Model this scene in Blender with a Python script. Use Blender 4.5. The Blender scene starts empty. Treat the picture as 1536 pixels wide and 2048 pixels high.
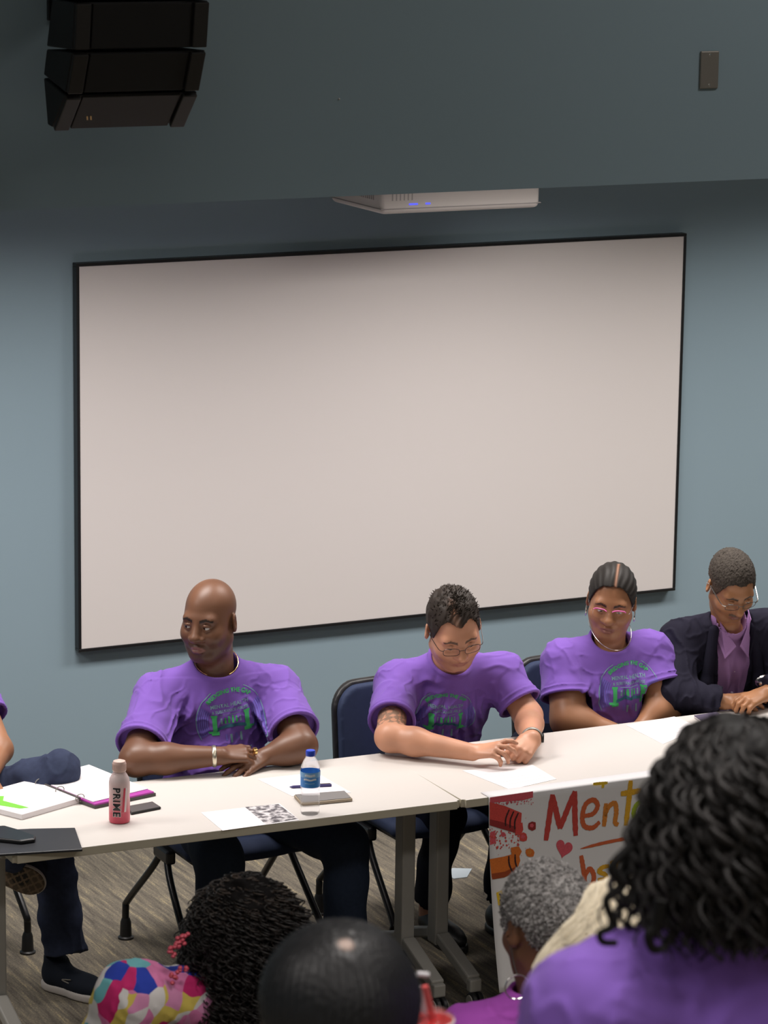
import bpy, bmesh, math, random
import numpy as np
from mathutils import Vector, Matrix
from mathutils.bvhtree import BVHTree

rng = np.random.default_rng(7)
random.seed(7)
SC = bpy.context.scene
COL = SC.collection

# ------------------------------------------------------------------ camera
CAM = np.array([-4.31699, -11.42330, 3.86343])
YAW, PITCH, ROLL, FPX = 0.456975, 0.208232, 0.013479, 6615.667


def cam_axes():
    f = np.array([math.sin(YAW) * math.cos(PITCH), math.cos(YAW) * math.cos(PITCH), -math.sin(PITCH)])
    r = np.array([math.cos(YAW), -math.sin(YAW), 0.0])
    u = np.cross(r, f)
    return (math.cos(ROLL) * r + math.sin(ROLL) * u, -math.sin(ROLL) * r + math.cos(ROLL) * u, f)


CR, CU, CF = cam_axes()
cam_data = bpy.data.cameras.new('camera')
cam = bpy.data.objects.new('camera', cam_data)
COL.objects.link(cam)
m4 = Matrix.Identity(4)
for i in range(3):
    m4[i][0], m4[i][1], m4[i][2], m4[i][3] = CR[i], CU[i], -CF[i], CAM[i]
cam.matrix_world = m4
cam_data.sensor_fit = 'HORIZONTAL'
cam_data.sensor_width = 36.0
cam_data.lens = 36.0 * FPX / 1536.0
cam_data.clip_start = 0.1
cam_data.clip_end = 60
cam_data.dof.use_dof = True
cam_data.dof.focus_distance = 11.1
cam_data.dof.aperture_fstop = 12.0
SC.camera = cam

# ------------------------------------------------------------------ world, lights, exposure
SC.view_settings.view_transform = 'Standard'
SC.view_settings.look = 'None'
SC.view_settings.gamma = 1.0
SC.view_settings.use_curve_mapping = False
SC.view_settings.exposure = 0.0
W = bpy.data.worlds.new('world')
SC.world = W
W.use_nodes = True
W.node_tree.nodes['Background'].inputs[0].default_value = (0.9, 0.93, 1.0, 1)
W.node_tree.nodes['Background'].inputs[1].default_value = 0.05
BULK_Y = -2.7          # face of the bulkhead; behind it the lower ceiling of the stage
STAGE_Z = 2.765
ROOM_Z = 5.2


def area_light(name, loc, sx, sy, power, color=(1, 0.94, 0.90), spread=180):
    d = bpy.data.lights.new(name, 'AREA')
    d.shape = 'RECTANGLE'
    d.size, d.size_y = sx, sy
    d.energy = power
    d.color = color
    d.spread = math.radians(spread)                   # louvred troffers
    o = bpy.data.objects.new(name, d)
    o.location = loc
    COL.objects.link(o)
    return o


for x in (-2.6, -0.5, 1.6, 3.7):                      # troffers in the low stage ceiling
    area_light('stage_ceiling_lamp', (x, -1.45, STAGE_Z - 0.012), 1.2, 0.6, 36, spread=146)
for x in (-5.0, -1.5, 2.0):                           # lamps of the high auditorium ceiling
    area_light('auditorium_ceiling_lamp', (x, -4.6, ROOM_Z - 0.012), 1.2, 0.6, 3 if x < 1 else 24, spread=160)
    area_light('auditorium_ceiling_lamp', (x, -7.6, ROOM_Z - 0.012), 1.2, 0.6, 50, spread=131)
    area_light('auditorium_ceiling_lamp', (x, -10.6, ROOM_Z - 0.012), 1.2, 0.6, 48, spread=124)


# ------------------------------------------------------------------ pixel <-> place helpers


def ray(px, py):
    return CF * FPX + CR * (px - 768.0) - CU * (py - 1024.0)


def A(px, py, Y):
    """point of the photograph that lies at depth Y"""
    d = ray(px, py)
    return CAM + d * ((Y - CAM[1]) / d[1])


def T(px, py, Z):
    """point of the photograph that lies at height Z"""
    d = ray(px, py)
    return CAM + d * ((Z - CAM[2]) / d[2])


def nrm(v):
    v = np.asarray(v, float)
    return v / np.linalg.norm(v)


VH = nrm([CF[0], CF[1], 0])
RH = nrm([CR[0], CR[1], 0])


def facing(deg):
    """horizontal direction of someone facing the camera, turned deg to the picture's right"""
    a = math.radians(deg)
    return -VH * math.cos(a) + RH * math.sin(a)


def frame(fwd, pitch=0.0, roll=0.0):
    """columns: person's right, forward, up"""
    p = math.radians(pitch)
    h = nrm([fwd[0], fwd[1], 0])
    f = h * math.cos(p) + np.array([0, 0, -math.sin(p)])
    r = nrm(np.cross(f, [0, 0, 1]))
    u = np.cross(r, f)
    a = math.radians(roll)
    r2 = r * math.cos(a) + u * math.sin(a)
    u2 = -r * math.sin(a) + u * math.cos(a)
    return np.stack([r2, f, u2], 1)


# ------------------------------------------------------------------ materials
def mat(name, color, rough=0.6, metal=0.0, spec=0.5, noise=None, bump=None, sss=0.0, coat=0.0, sheen=0.0):
    """noise=(scale, amount) varies the colour; bump=(scale, strength, distance)"""
    m = bpy.data.materials.new(name)
    m.use_nodes = True
    nt = m.node_tree
    b = nt.nodes['Principled BSDF']
    b.inputs['Base Color'].default_value = (*color, 1)
    b.inputs['Roughness'].default_value = rough
    b.inputs['Metallic'].default_value = metal
    b.inputs['Specular IOR Level'].default_value = spec
    if coat:
        b.inputs['Coat Weight'].default_value = coat
    if sheen:
        b.inputs['Sheen Weight'].default_value = sheen
    tc = nt.nodes.new('ShaderNodeTexCoord')
    if noise:
        n = nt.nodes.new('ShaderNodeTexNoise')
        n.inputs['Scale'].default_value = noise[0]
        n.inputs['Detail'].default_value = 6
        nt.links.new(tc.outputs['Object'], n.inputs['Vector'])
        mp = nt.nodes.new('ShaderNodeMapRange')
        mp.inputs['To Min'].default_value = 1 - noise[1]
        mp.inputs['To Max'].default_value = 1 + noise[1]
        nt.links.new(n.outputs['Fac'], mp.inputs['Value'])
        mx = nt.nodes.new('ShaderNodeVectorMath')
        mx.operation = 'SCALE'
        mx.inputs[0].default_value = color
        nt.links.new(mp.outputs['Result'], mx.inputs['Scale'])
        nt.links.new(mx.outputs['Vector'], b.inputs['Base Color'])
    if bump:
        n = nt.nodes.new('ShaderNodeTexNoise')
        n.inputs['Scale'].default_value = bump[0]
        n.inputs['Detail'].default_value = 5
        nt.links.new(tc.outputs['Object'], n.inputs['Vector'])
        bp = nt.nodes.new('ShaderNodeBump')
        bp.inputs['Strength'].default_value = bump[1]
        bp.inputs['Distance'].default_value = bump[2]
        nt.links.new(n.outputs['Fac'], bp.inputs['Height'])
        nt.links.new(bp.outputs['Normal'], b.inputs['Normal'])
    return m


def attr_mat(name, rough=0.5, spec=0.5, bump=None, noise=None, coat=0.0):
    """material that takes its colour from the mesh's own colour attribute"""
    m = mat(name, (0.5, 0.5, 0.5), rough, spec=spec, bump=bump, coat=coat)
    nt = m.node_tree
    a = nt.nodes.new('ShaderNodeVertexColor')
    a.layer_name = 'Col'
    b = nt.nodes['Principled BSDF']
    if noise:
        tc = nt.nodes.new('ShaderNodeTexCoord')
        n = nt.nodes.new('ShaderNodeTexNoise')
        n.inputs['Scale'].default_value = noise[0]
        n.inputs['Detail'].default_value = 4
        nt.links.new(tc.outputs['Object'], n.inputs['Vector'])
        mp = nt.nodes.new('ShaderNodeMapRange')
        mp.inputs['To Min'].default_value = 1 - noise[1]
        mp.inputs['To Max'].default_value = 1 + noise[1]
        nt.links.new(n.outputs['Fac'], mp.inputs['Value'])
        mx = nt.nodes.new('ShaderNodeVectorMath')
        mx.operation = 'SCALE'
        nt.links.new(a.outputs['Color'], mx.inputs[0])
        nt.links.new(mp.outputs['Result'], mx.inputs['Scale'])
        nt.links.new(mx.outputs['Vector'], b.inputs['Base Color'])
    else:
        nt.links.new(a.outputs['Color'], b.inputs['Base Color'])
    return m


def glass_mat(name, color=(1, 1, 1), rough=0.02, ior=1.33, mix=0.0):
    m = bpy.data.materials.new(name)
    m.use_nodes = True
    nt = m.node_tree
    b = nt.nodes['Principled BSDF']
    b.inputs['Base Color'].default_value = (*color, 1)
    b.inputs['Roughness'].default_value = rough
    b.inputs['IOR'].default_value = ior
    b.inputs['Transmission Weight'].default_value = 1.0
    if mix:
        t = nt.nodes.new('ShaderNodeBsdfTransparent')
        s = nt.nodes.new('ShaderNodeMixShader')
        s.inputs[0].default_value = mix
        out = nt.nodes['Material Output']
        nt.links.new(b.outputs[0], s.inputs[1])
        nt.links.new(t.outputs[0], s.inputs[2])
        nt.links.new(s.outputs[0], out.inputs[0])
    return m


# ------------------------------------------------------------------ objects and tags
def tag(o, label=None, cat=None, group=None, kind=None):
    if label:
        o['label'] = label
    if cat:
        o['category'] = cat
    if group:
        o['group'] = group
    if kind:
        o['kind'] = kind
    return o


def empty(name, loc, label=None, cat=None, group=None):
    o = bpy.data.objects.new(name, None)
    o.location = loc
    o.empty_display_size = 0.05
    COL.objects.link(o)
    bpy.context.view_layer.update()
    return tag(o, label, cat, group)


def link(name, me, parent=None, mats=()):
    for m in (mats if isinstance(mats, (list, tuple)) else [mats]):
        me.materials.append(m)
    o = bpy.data.objects.new(name, me)
    COL.objects.link(o)
    if parent is not None:
        o.parent = parent
        M = Matrix.Identity(4)
        p = parent
        while p is not None:
            M = p.matrix_basis @ M
            p = p.parent
        o.matrix_basis = M.inverted()      # mesh is in world coordinates, parent sits where it stands
    return o


def np_mesh(name, V, F, smooth=True, cols=None):
    """F: (n,4) or (n,3) array or list of lists"""
    me = bpy.data.meshes.new(name)
    V = np.asarray(V, np.float32)
    if isinstance(F, np.ndarray):
        n, k = F.shape
        me.vertices.add(len(V))
        me.vertices.foreach_set('co', V.ravel())
        me.loops.add(n * k)
        me.loops.foreach_set('vertex_index', F.astype(np.int32).ravel())
        me.polygons.add(n)
        me.polygons.foreach_set('loop_start', np.arange(0, n * k, k, dtype=np.int32))
        me.polygons.foreach_set('loop_total', np.full(n, k, np.int32))
        me.update(calc_edges=True)
    else:
        me.from_pydata([tuple(map(float, v)) for v in V], [], [list(map(int, f)) for f in F])
        me.update()
    if cols is not None:
        at = me.color_attributes.new('Col', 'FLOAT_COLOR', 'POINT')
        c = np.ones((len(V), 4), np.float32)
        c[:, :3] = cols
        at.data.foreach_set('color', c.ravel())
    if smooth:
        me.polygons.foreach_set('use_smooth', np.ones(len(me.polygons), bool))
    me.validate()
    return me


class MB:
    """collects boxes, tubes, lathes into one mesh"""

    def __init__(self):
        self.V, self.F, self.M = [], [], []
        self.mi = 0

    def add(self, V, F):
        b = len(self.V)
        self.V += [tuple(map(float, v)) for v in V]
        self.F += [[i + b for i in f] for f in F]
        self.M += [self.mi] * len(F)
        return self

    def box(self, c, s, R=None, bev=0.0):
        bm = bmesh.new()
        bmesh.ops.create_cube(bm, size=1)
        for v in bm.verts:
            v.co = Vector((v.co.x * s[0], v.co.y * s[1], v.co.z * s[2]))
        if bev:
            bmesh.ops.bevel(bm, geom=bm.edges[:], offset=bev, segments=2, affect='EDGES', profile=0.5)
        R = np.eye(3) if R is None else np.asarray(R)
        bm.verts.index_update()
        self.add([R @ np.array(v.co) + np.asarray(c) for v in bm.verts], [[v.index for v in f.verts] for f in bm.faces])
        bm.free()
        return self

    def tube(self, pts, r, n=10, cap=True):
        pts = [np.asarray(p, float) for p in pts]
        rs = r if hasattr(r, '__len__') else [r] * len(pts)
        t0 = nrm(pts[1] - pts[0])
        a = nrm(np.cross(t0, [0.3, 0.2, 0.9]) if abs(t0 @ nrm([0.3, 0.2, 0.9])) < 0.98 else np.cross(t0, [1, 0, 0]))
        V, F = [], []
        for i, p in enumerate(pts):
            t = nrm((pts[min(i + 1, len(pts) - 1)] - pts[max(i - 1, 0)]))
            a = nrm(a - t * (a @ t))
            b = np.cross(t, a)
            for k in range(n):
                w = 2 * math.pi * k / n
                V.append(p + rs[i] * (a * math.cos(w) + b * math.sin(w)))
        for i in range(len(pts) - 1):
            for k in range(n):
                F.append([i * n + k, i * n + (k + 1) % n, (i + 1) * n + (k + 1) % n, (i + 1) * n + k])
        if cap:
            F.append(list(range(n))[::-1])
            F.append([(len(pts) - 1) * n + k for k in range(n)])
        return self.add(V, F)

    def lathe(self, c, prof, n=28, R=None, cap=True):
        R = np.eye(3) if R is None else np.asarray(R)
        V, F = [], []
        for (r, z) in prof:
            for k in range(n):
                w = 2 * math.pi * k / n
                V.append(np.asarray(c) + R @ np.array([r * math.cos(w), r * math.sin(w), z]))
        for i in range(len(prof) - 1):
            for k in range(n):
                F.append([i * n + k, i * n + (k + 1) % n, (i + 1) * n + (k + 1) % n, (i + 1) * n + k])
        if cap:
            F.append(list(range(n))[::-1])
            F.append([(len(prof) - 1) * n + k for k in range(n)])
        return self.add(V, F)

    def prism(self, poly, d0, d1):
        """poly: list of 3D points (planar loop); extruded from +d0 to +d1 (vectors)"""
        n = len(poly)
        V = [np.asarray(p) + d0 for p in poly] + [np.asarray(p) + d1 for p in poly]
        F = [list(range(n))[::-1], list(range(n, 2 * n))]
        F += [[i, (i + 1) % n, n + (i + 1) % n, n + i] for i in range(n)]
        return self.add(V, F)

    def build(self, name, mats, parent=None, smooth=False, bevel=0.0, angle=40):
        me = np_mesh(name, self.V, self.F, smooth=False)
        bm = bmesh.new()
        bm.from_mesh(me)
        bmesh.ops.recalc_face_normals(bm, faces=bm.faces[:])
        bm.to_mesh(me)
        bm.free()
        for i, p in enumerate(me.polygons):
            p.material_index = self.M[i]
        if smooth:
            for p in me.polygons:
                p.use_smooth = True
            me.set_sharp_from_angle(angle=math.radians(angle))
        o = link(name, me, parent, mats)
        if bevel:
            md = o.modifiers.new('bevel', 'BEVEL')
            md.width = bevel
            md.segments = 2
            md.limit_method = 'ANGLE'
        return o


def smooth_path(pts, n=8):
    """Catmull-Rom through pts"""
    P = [np.asarray(p, float) for p in pts]
    P = [2 * P[0] - P[1]] + P + [2 * P[-1] - P[-2]]
    out = []
    for i in range(1, len(P) - 2):
        for k in range(n):
            t = k / n
            out.append(0.5 * (2 * P[i] + (P[i + 1] - P[i - 1]) * t + (2 * P[i - 1] - 5 * P[i] + 4 * P[i + 1] - P[i + 2]) * t * t
                              + (3 * P[i] - P[i - 1] - 3 * P[i + 1] + P[i + 2]) * t ** 3))
    out.append(P[-2])
    return out


def text_mesh(body, size, shear=0.0, offset=0.0, spacing=1.0):
    cu = bpy.data.curves.new('t', 'FONT')
    cu.body = body
    cu.size = size
    cu.align_x = 'CENTER'
    cu.align_y = 'CENTER'
    cu.shear = shear
    cu.offset = offset
    cu.space_character = spacing
    cu.resolution_u = 3
    o = bpy.data.objects.new('t', cu)
    COL.objects.link(o)
    bpy.context.view_layer.update()
    e = o.evaluated_get(bpy.context.evaluated_depsgraph_get())
    me = e.to_mesh()
    V = np.array([v.co[:2] for v in me.vertices]).reshape(-1, 2)
    F = [list(p.vertices) for p in me.polygons]
    e.to_mesh_clear()
    bpy.data.objects.remove(o)
    bpy.data.curves.remove(cu)
    return V, F


# ------------------------------------------------------------------ volumes: bodies and clothes are grown as smooth unions
class Vol:
    def __init__(self, lo, hi, h):
        self.h = h
        self.lo = np.asarray(lo, float)
        self.n = np.ceil((np.asarray(hi, float) - self.lo) / h).astype(int) + 1
        self.F = np.full(self.n, 1.0, np.float32)
        self.ax = [(self.lo[i] + h * np.arange(self.n[i])).astype(np.float32) for i in range(3)]

    def blk(self, lo, hi):
        a = np.clip(np.floor((np.asarray(lo) - self.lo) / self.h).astype(int), 0, self.n)
        b = np.clip(np.ceil((np.asarray(hi) - self.lo) / self.h).astype(int) + 1, 0, self.n)
        if (b <= a).any():
            return None
        sl = tuple(slice(a[i], b[i]) for i in range(3))
        X = self.ax[0][sl[0]][:, None, None]
        Y = self.ax[1][sl[1]][None, :, None]
        Z = self.ax[2][sl[2]][None, None, :]
        return sl, X, Y, Z

    def put(self, sl, d, k, op):
        a = self.F[sl]
        if op == 'sub':
            d = -d
            if k > 0:
                h = np.maximum(k - np.abs(a - d), 0) / k
                self.F[sl] = np.maximum(a, d) + h * h * k * 0.25
            else:
                self.F[sl] = np.maximum(a, d)
        else:
            if k > 0:
                h = np.maximum(k - np.abs(a - d), 0) / k
                self.F[sl] = np.minimum(a, d) - h * h * k * 0.25
            else:
                self.F[sl] = np.minimum(a, d)

    def cap(self, a, b, ra, rb=None, k=0.02, op='add', cut=None):
        rb = ra if rb is None else rb
        a = np.asarray(a, float)
        b = np.asarray(b, float)
        R = max(ra, rb) + k + 3 * self.h
        q = self.blk(np.minimum(a, b) - R, np.maximum(a, b) + R)
        if q is None:
            return self
        sl, X, Y, Z = q
        ab = b - a
        L = max(ab @ ab, 1e-9)
        t = np.clip(((X - a[0]) * ab[0] + (Y - a[1]) * ab[1] + (Z - a[2]) * ab[2]) / L, 0, 1)
        d = np.sqrt((X - a[0] - t * ab[0]) ** 2 + (Y - a[1] - t * ab[1]) ** 2 + (Z - a[2] - t * ab[2]) ** 2) - (ra + (rb - ra) * t)
        for (p, n) in (cut or []):
            n = nrm(n)
            d = np.maximum(d, (X - p[0]) * n[0] + (Y - p[1]) * n[1] + (Z - p[2]) * n[2])
        self.put(sl, d, k, op)
        return self

    def chain(self, pts, rs, k=0.02, op='add'):
        for i in range(len(pts) - 1):
            self.cap(pts[i], pts[i + 1], rs[i], rs[i + 1], k, op)
        return self

    def ell(self, c, r, R=None, k=0.02, op='add'):
        R = np.eye(3) if R is None else R
        c = np.asarray(c, float)
        r = np.asarray(r, float)
        ext = np.sqrt(((R * r[None, :]) ** 2).sum(1)) + k + 3 * self.h
        q = self.blk(c - ext, c + ext)
        if q is None:
            return self
        sl, X, Y, Z = q
        x, y, z = X - c[0], Y - c[1], Z - c[2]
        u = (x * R[0, 0] + y * R[1, 0] + z * R[2, 0])
        v = (x * R[0, 1] + y * R[1, 1] + z * R[2, 1])
        w = (x * R[0, 2] + y * R[1, 2] + z * R[2, 2])
        k0 = np.sqrt((u / r[0]) ** 2 + (v / r[1]) ** 2 + (w / r[2]) ** 2)
        k1 = np.sqrt((u / r[0] ** 2) ** 2 + (v / r[1] ** 2) ** 2 + (w / r[2] ** 2) ** 2) + 1e-6
        self.put(sl, k0 * (k0 - 1) / k1, k, op)
        return self

    def rbox(self, c, half, R=None, rad=0.01, k=0.0, op='add'):
        R = np.eye(3) if R is None else R
        half = np.asarray(half, float)
        ext = np.abs(R) @ half + k + 3 * self.h
        q = self.blk(c - ext, c + ext)
        if q is None:
            return self
        sl, X, Y, Z = q
        x, y, z = X - c[0], Y - c[1], Z - c[2]
        qs = [np.abs(x * R[0, i] + y * R[1, i] + z * R[2, i]) - (half[i] - rad) for i in range(3)]
        d = np.sqrt(sum(np.maximum(a, 0) ** 2 for a in qs)) + np.minimum(np.maximum(np.maximum(qs[0], qs[1]), qs[2]), 0) - rad
        self.put(sl, d, k, op)
        return self

    def plane_cut(self, p, n):
        """removes what lies on the +n side of the plane"""
        n = nrm(n)
        X, Y, Z = self.ax[0][:, None, None], self.ax[1][None, :, None], self.ax[2][None, None, :]
        d = (X - p[0]) * n[0] + (Y - p[1]) * n[1] + (Z - p[2]) * n[2]
        self.F = np.maximum(self.F, d.astype(np.float32))
        return self

    def torus(self, c, axis, R0, r, k=0.005, op='add', sx=1.0, lateral=None):
        axis = nrm(axis)
        R = R0 * max(1, sx) + r + k + 3 * self.h
        q = self.blk(c - R, np.asarray(c) + R)
        if q is None:
            return self
        sl, X, Y, Z = q
        x, y, z = X - c[0], Y - c[1], Z - c[2]
        w = x * axis[0] + y * axis[1] + z * axis[2]
        if lateral is not None:
            l = nrm(lateral)
            m = np.cross(axis, l)
            lu = (x * l[0] + y * l[1] + z * l[2]) / sx
            mu = (x * m[0] + y * m[1] + z * m[2])
            rad = np.sqrt(lu ** 2 + mu ** 2)
        else:
            rad = np.sqrt(np.maximum(x * x + y * y + z * z - w * w, 0))
        self.put(sl, np.sqrt((rad - R0) ** 2 + w * w) - r, k, op)
        return self

    def band(self, width):
        I = np.nonzero(np.abs(self.F) < width)
        return I, np.stack([self.ax[i][I[i]] for i in range(3)], 1)

    def displace(self, fn, width=0.03):
        """fn(points)->outward displacement (m)"""
        I, P = self.band(width)
        self.F[I] -= fn(P).astype(np.float32)
        return self

    def mesh(self, relax=1):
        F = self.F
        # close the volume at its borders
        for ax in range(3):
            for e in (0, -1):
                s = [slice(None)] * 3
                s[ax] = e
                F[tuple(s)] = np.maximum(F[tuple(s)], 1e-4)
        S = F < 0
        n = self.n
        c = np.zeros(n - 1, np.uint8)
        offs = [(i, j, k) for i in (0, 1) for j in (0, 1) for k in (0, 1)]
        for o in offs:
            c += S[o[0]:n[0] - 1 + o[0], o[1]:n[1] - 1 + o[1], o[2]:n[2] - 1 + o[2]]
        act = (c > 0) & (c < 8)
        I = np.argwhere(act)
        vid = np.full(n - 1, -1, np.int32)
        vid[tuple(I.T)] = np.arange(len(I))
        acc = np.zeros((len(I), 3))
        cnt = np.zeros(len(I))
        val = {o: F[I[:, 0] + o[0], I[:, 1] + o[1], I[:, 2] + o[2]].astype(float) for o in offs}
        for o in offs:
            for ax in range(3):
                if o[ax] == 0:
                    p = list(o)
                    p[ax] = 1
                    p = tuple(p)
                    a, b = val[o], val[p]
                    x = (a < 0) != (b < 0)
                    t = np.where(x, a / np.where(x, a - b, 1), 0)
                    pos = np.zeros((len(I), 3))
                    pos[:] = o
                    pos[:, ax] += t
                    acc += pos * x[:, None]
                    cnt += x
        V = self.lo + (I + acc / cnt[:, None]) * self.h
        faces = []
        for ax in range(3):
            u, v = [a for a in range(3) if a != ax]
            s0 = [slice(None)] * 3
            s1 = [slice(None)] * 3
            s0[ax] = slice(0, n[ax] - 1)
            s1[ax] = slice(1, n[ax])
            a, b = S[tuple(s0)], S[tuple(s1)]
            E = np.argwhere(a != b)
            E = E[(E[:, u] > 0) & (E[:, v] > 0) & (E[:, u] < n[u] - 1) & (E[:, v] < n[v] - 1)]
            ins = S[tuple(E.T)]
            q = []
            for du, dv in ((-1, -1), (0, -1), (0, 0), (-1, 0)):
                e = E.copy()
                e[:, u] += du
                e[:, v] += dv
                q.append(vid[tuple(e.T)])
            q = np.stack(q, 1)
            flip = ins if ax != 1 else ~ins
            q[~flip] = q[~flip][:, ::-1]
            faces.append(q)
        Q = np.concatenate(faces)
        Q = Q[(Q >= 0).all(1)]
        for _ in range(relax):
            s = np.zeros_like(V)
            k = np.zeros(len(V))
            for i in range(4):
                for j in (1, 3):
                    np.add.at(s, Q[:, i], V[Q[:, (i + j) % 4]])
                    np.add.at(k, Q[:, i], 1)
            V = 0.5 * V + 0.5 * s / np.maximum(k, 1)[:, None]
        return V, Q


def sines(P, seed, freq, n=6):
    """cheap smooth noise in -1..1"""
    r = np.random.default_rng(seed)
    out = np.zeros(len(P))
    for i in range(n):
        d = nrm(r.normal(size=3))
        out += np.sin(P @ d * freq * (0.7 + 0.9 * r.random()) + 6.28 * r.random())
    return out / n ** 0.5 / 1.2


def seg_dist2(U, a, b):
    a, b = np.asarray(a, float), np.asarray(b, float)
    ab = b - a
    t = np.clip((U - a) @ ab / max(ab @ ab, 1e-9), 0, 1)
    return np.linalg.norm(U - a - t[:, None] * ab, axis=1), t


def folds(vol, O, R, segs, amp=0.006, w=0.009):
    """cloth folds: ridges along segments given in the wearer's own (right, up) plane, on the front side"""
    def fn(P):
        L = (P - O) @ R
        U = L[:, [0, 2]]
        front = np.clip((L[:, 1] + 0.10) / 0.08, 0, 1)
        out = np.zeros(len(P))
        for s in segs:
            a, b = s[0], s[1]
            am = s[2] if len(s) > 2 else amp
            ww = s[3] if len(s) > 3 else w
            d, t = seg_dist2(U, a, b)
            ab = nrm(np.asarray(b) - np.asarray(a))
            sg = (U - np.asarray(a)) @ np.array([-ab[1], ab[0]]) * np.sign(ab[0] * (1 if ab[0] else 1) + 1e-9)
            bend = 0.012 * np.sin(math.pi * t) * (1 if (hash(s[0]) % 2) else -1)
            sd = sg - bend
            near = np.exp(-(np.maximum(d - np.abs(sg), 0) / 0.012) ** 2)
            out += 1.5 * am * (np.exp(-((sd - 0.75 * ww) / ww) ** 2) - 0.9 * np.exp(-((sd + 0.75 * ww) / (0.9 * ww)) ** 2)) * near * np.clip(np.sin(math.pi * (0.10 + 0.80 * t)), 0, 1)
        return out * front
    vol.displace(fn)
# ------------------------------------------------------------------ shared materials
M_WALL = mat('wall_paint', (0.315, 0.425, 0.490), 0.75, spec=0.25, noise=(1.3, 0.02), bump=(260, 0.08, 0.001))
M_CEIL = mat('ceiling_tile', (0.55, 0.55, 0.53), 0.9, spec=0.1, bump=(90, 0.2, 0.002))
M_WHITE = mat('whiteboard_enamel', (0.84, 0.79, 0.765), 0.55, spec=0.15, noise=(0.8, 0.015))
M_BLACKF = mat('black_frame', (0.012, 0.012, 0.013), 0.4)
M_LAM = mat('table_laminate', (0.635, 0.60, 0.565), 0.45, spec=0.3, noise=(60, 0.012))
M_EDGE = mat('shaded_edge_band', (0.50, 0.46, 0.36), 0.5)  # edge band; shade of the upright side put into its tan-grey colour
M_GREY = mat('grey_powder_coat', (0.30, 0.29, 0.265), 0.45, spec=0.4, bump=(500, 0.1, 0.0005))
M_BLKM = mat('black_steel', (0.010, 0.010, 0.011), 0.28)
M_BLKP = mat('black_plastic', (0.012, 0.012, 0.013), 0.45)
M_NAVY = mat('navy_upholstery', (0.030, 0.043, 0.090), 0.75, spec=0.25, bump=(900, 0.3, 0.001), noise=(40, 0.12))
M_STEEL = mat('brushed_steel', (0.30, 0.28, 0.25), 0.42, metal=0.35, bump=(400, 0.1, 0.0005))
M_PAPER = mat('paper', (0.86, 0.83, 0.84), 0.7, spec=0.15)
M_PLAST = mat('projector_plastic', (0.62, 0.58, 0.55), 0.5, spec=0.3)


def carpet_mat():
    m = mat('carpet', (0.16, 0.14, 0.11), 0.95, spec=0.05)
    nt = m.node_tree
    b = nt.nodes['Principled BSDF']
    tc = nt.nodes.new('ShaderNodeTexCoord')
    mp = nt.nodes.new('ShaderNodeMapping')
    mp.inputs['Scale'].default_value = (42, 3.2, 1)
    mp.inputs['Rotation'].default_value = (0, 0, 0.05)
    n1 = nt.nodes.new('ShaderNodeTexNoise')
    n1.inputs['Scale'].default_value = 1.0
    n1.inputs['Detail'].default_value = 5
    n1.inputs['Roughness'].default_value = 0.7
    nt.links.new(tc.outputs['Object'], mp.inputs['Vector'])
    nt.links.new(mp.outputs['Vector'], n1.inputs['Vector'])
    n2 = nt.nodes.new('ShaderNodeTexNoise')
    n2.inputs['Scale'].default_value = 160
    nt.links.new(tc.outputs['Object'], n2.inputs['Vector'])
    mixf = nt.nodes.new('ShaderNodeMath')
    mixf.operation = 'MULTIPLY_ADD'
    mixf.inputs[1].default_value = 0.45
    nt.links.new(n2.outputs['Fac'], mixf.inputs[0])
    nt.links.new(n1.outputs['Fac'], mixf.inputs[2])
    cr = nt.nodes.new('ShaderNodeValToRGB')
    e = cr.color_ramp.elements
    e[0].position, e[0].color = 0.50, (0.085, 0.075, 0.062, 1)
    e[1].position, e[1].color = 0.92, (0.40, 0.33, 0.20, 1)
    for p, c in ((0.66, (0.150, 0.132, 0.108, 1)), (0.80, (0.215, 0.188, 0.145, 1))):
        x = e.new(p)
        x.color = c
    nt.links.new(mixf.outputs[0], cr.inputs[0])
    nt.links.new(cr.outputs[0], b.inputs['Base Color'])
    bp = nt.nodes.new('ShaderNodeBump')
    bp.inputs['Strength'].default_value = 0.6
    bp.inputs['Distance'].default_value = 0.004
    nt.links.new(mixf.outputs[0], bp.inputs['Height'])
    nt.links.new(bp.outputs['Normal'], b.inputs['Normal'])
    return m


M_CARPET = carpet_mat()


# ------------------------------------------------------------------ the setting
def struct(name, boxes, m, label):
    mb = MB()
    for c, s in boxes:
        mb.box(c, s)
    return tag(mb.build(name, m), label, None, kind='structure')


XL, XR, YB = -7.0, 6.0, -14.0
struct('floor', [(((XL + XR) / 2, YB / 2, -0.05), (XR - XL, -YB, 0.1))], M_CARPET, 'brown-grey streaked carpet floor')
struct('wall_front', [(((XL + XR) / 2, 0.1, ROOM_Z / 2), (XR - XL, 0.2, ROOM_Z))], M_WALL, 'blue-grey wall behind the seated panel')
struct('wall_bulkhead', [(((XL + XR) / 2, BULK_Y + 0.1, (STAGE_Z + ROOM_Z) / 2), (XR - XL, 0.2, ROOM_Z - STAGE_Z))], M_WALL,
       'blue-grey bulkhead hanging above the front of the stage')
struct('ceiling', [(((XL + XR) / 2, (BULK_Y + 0.2) / 2, STAGE_Z + 0.05), (XR - XL, -BULK_Y - 0.2, 0.1)),
                   (((XL + XR) / 2, (YB + BULK_Y) / 2, ROOM_Z + 0.05), (XR - XL, BULK_Y - YB, 0.1))], M_CEIL, 'off-white ceiling')
struct('wall_left', [((XL - 0.1, YB / 2, ROOM_Z / 2), (0.2, -YB, ROOM_Z))], M_WALL, 'blue-grey side wall, left')
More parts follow.
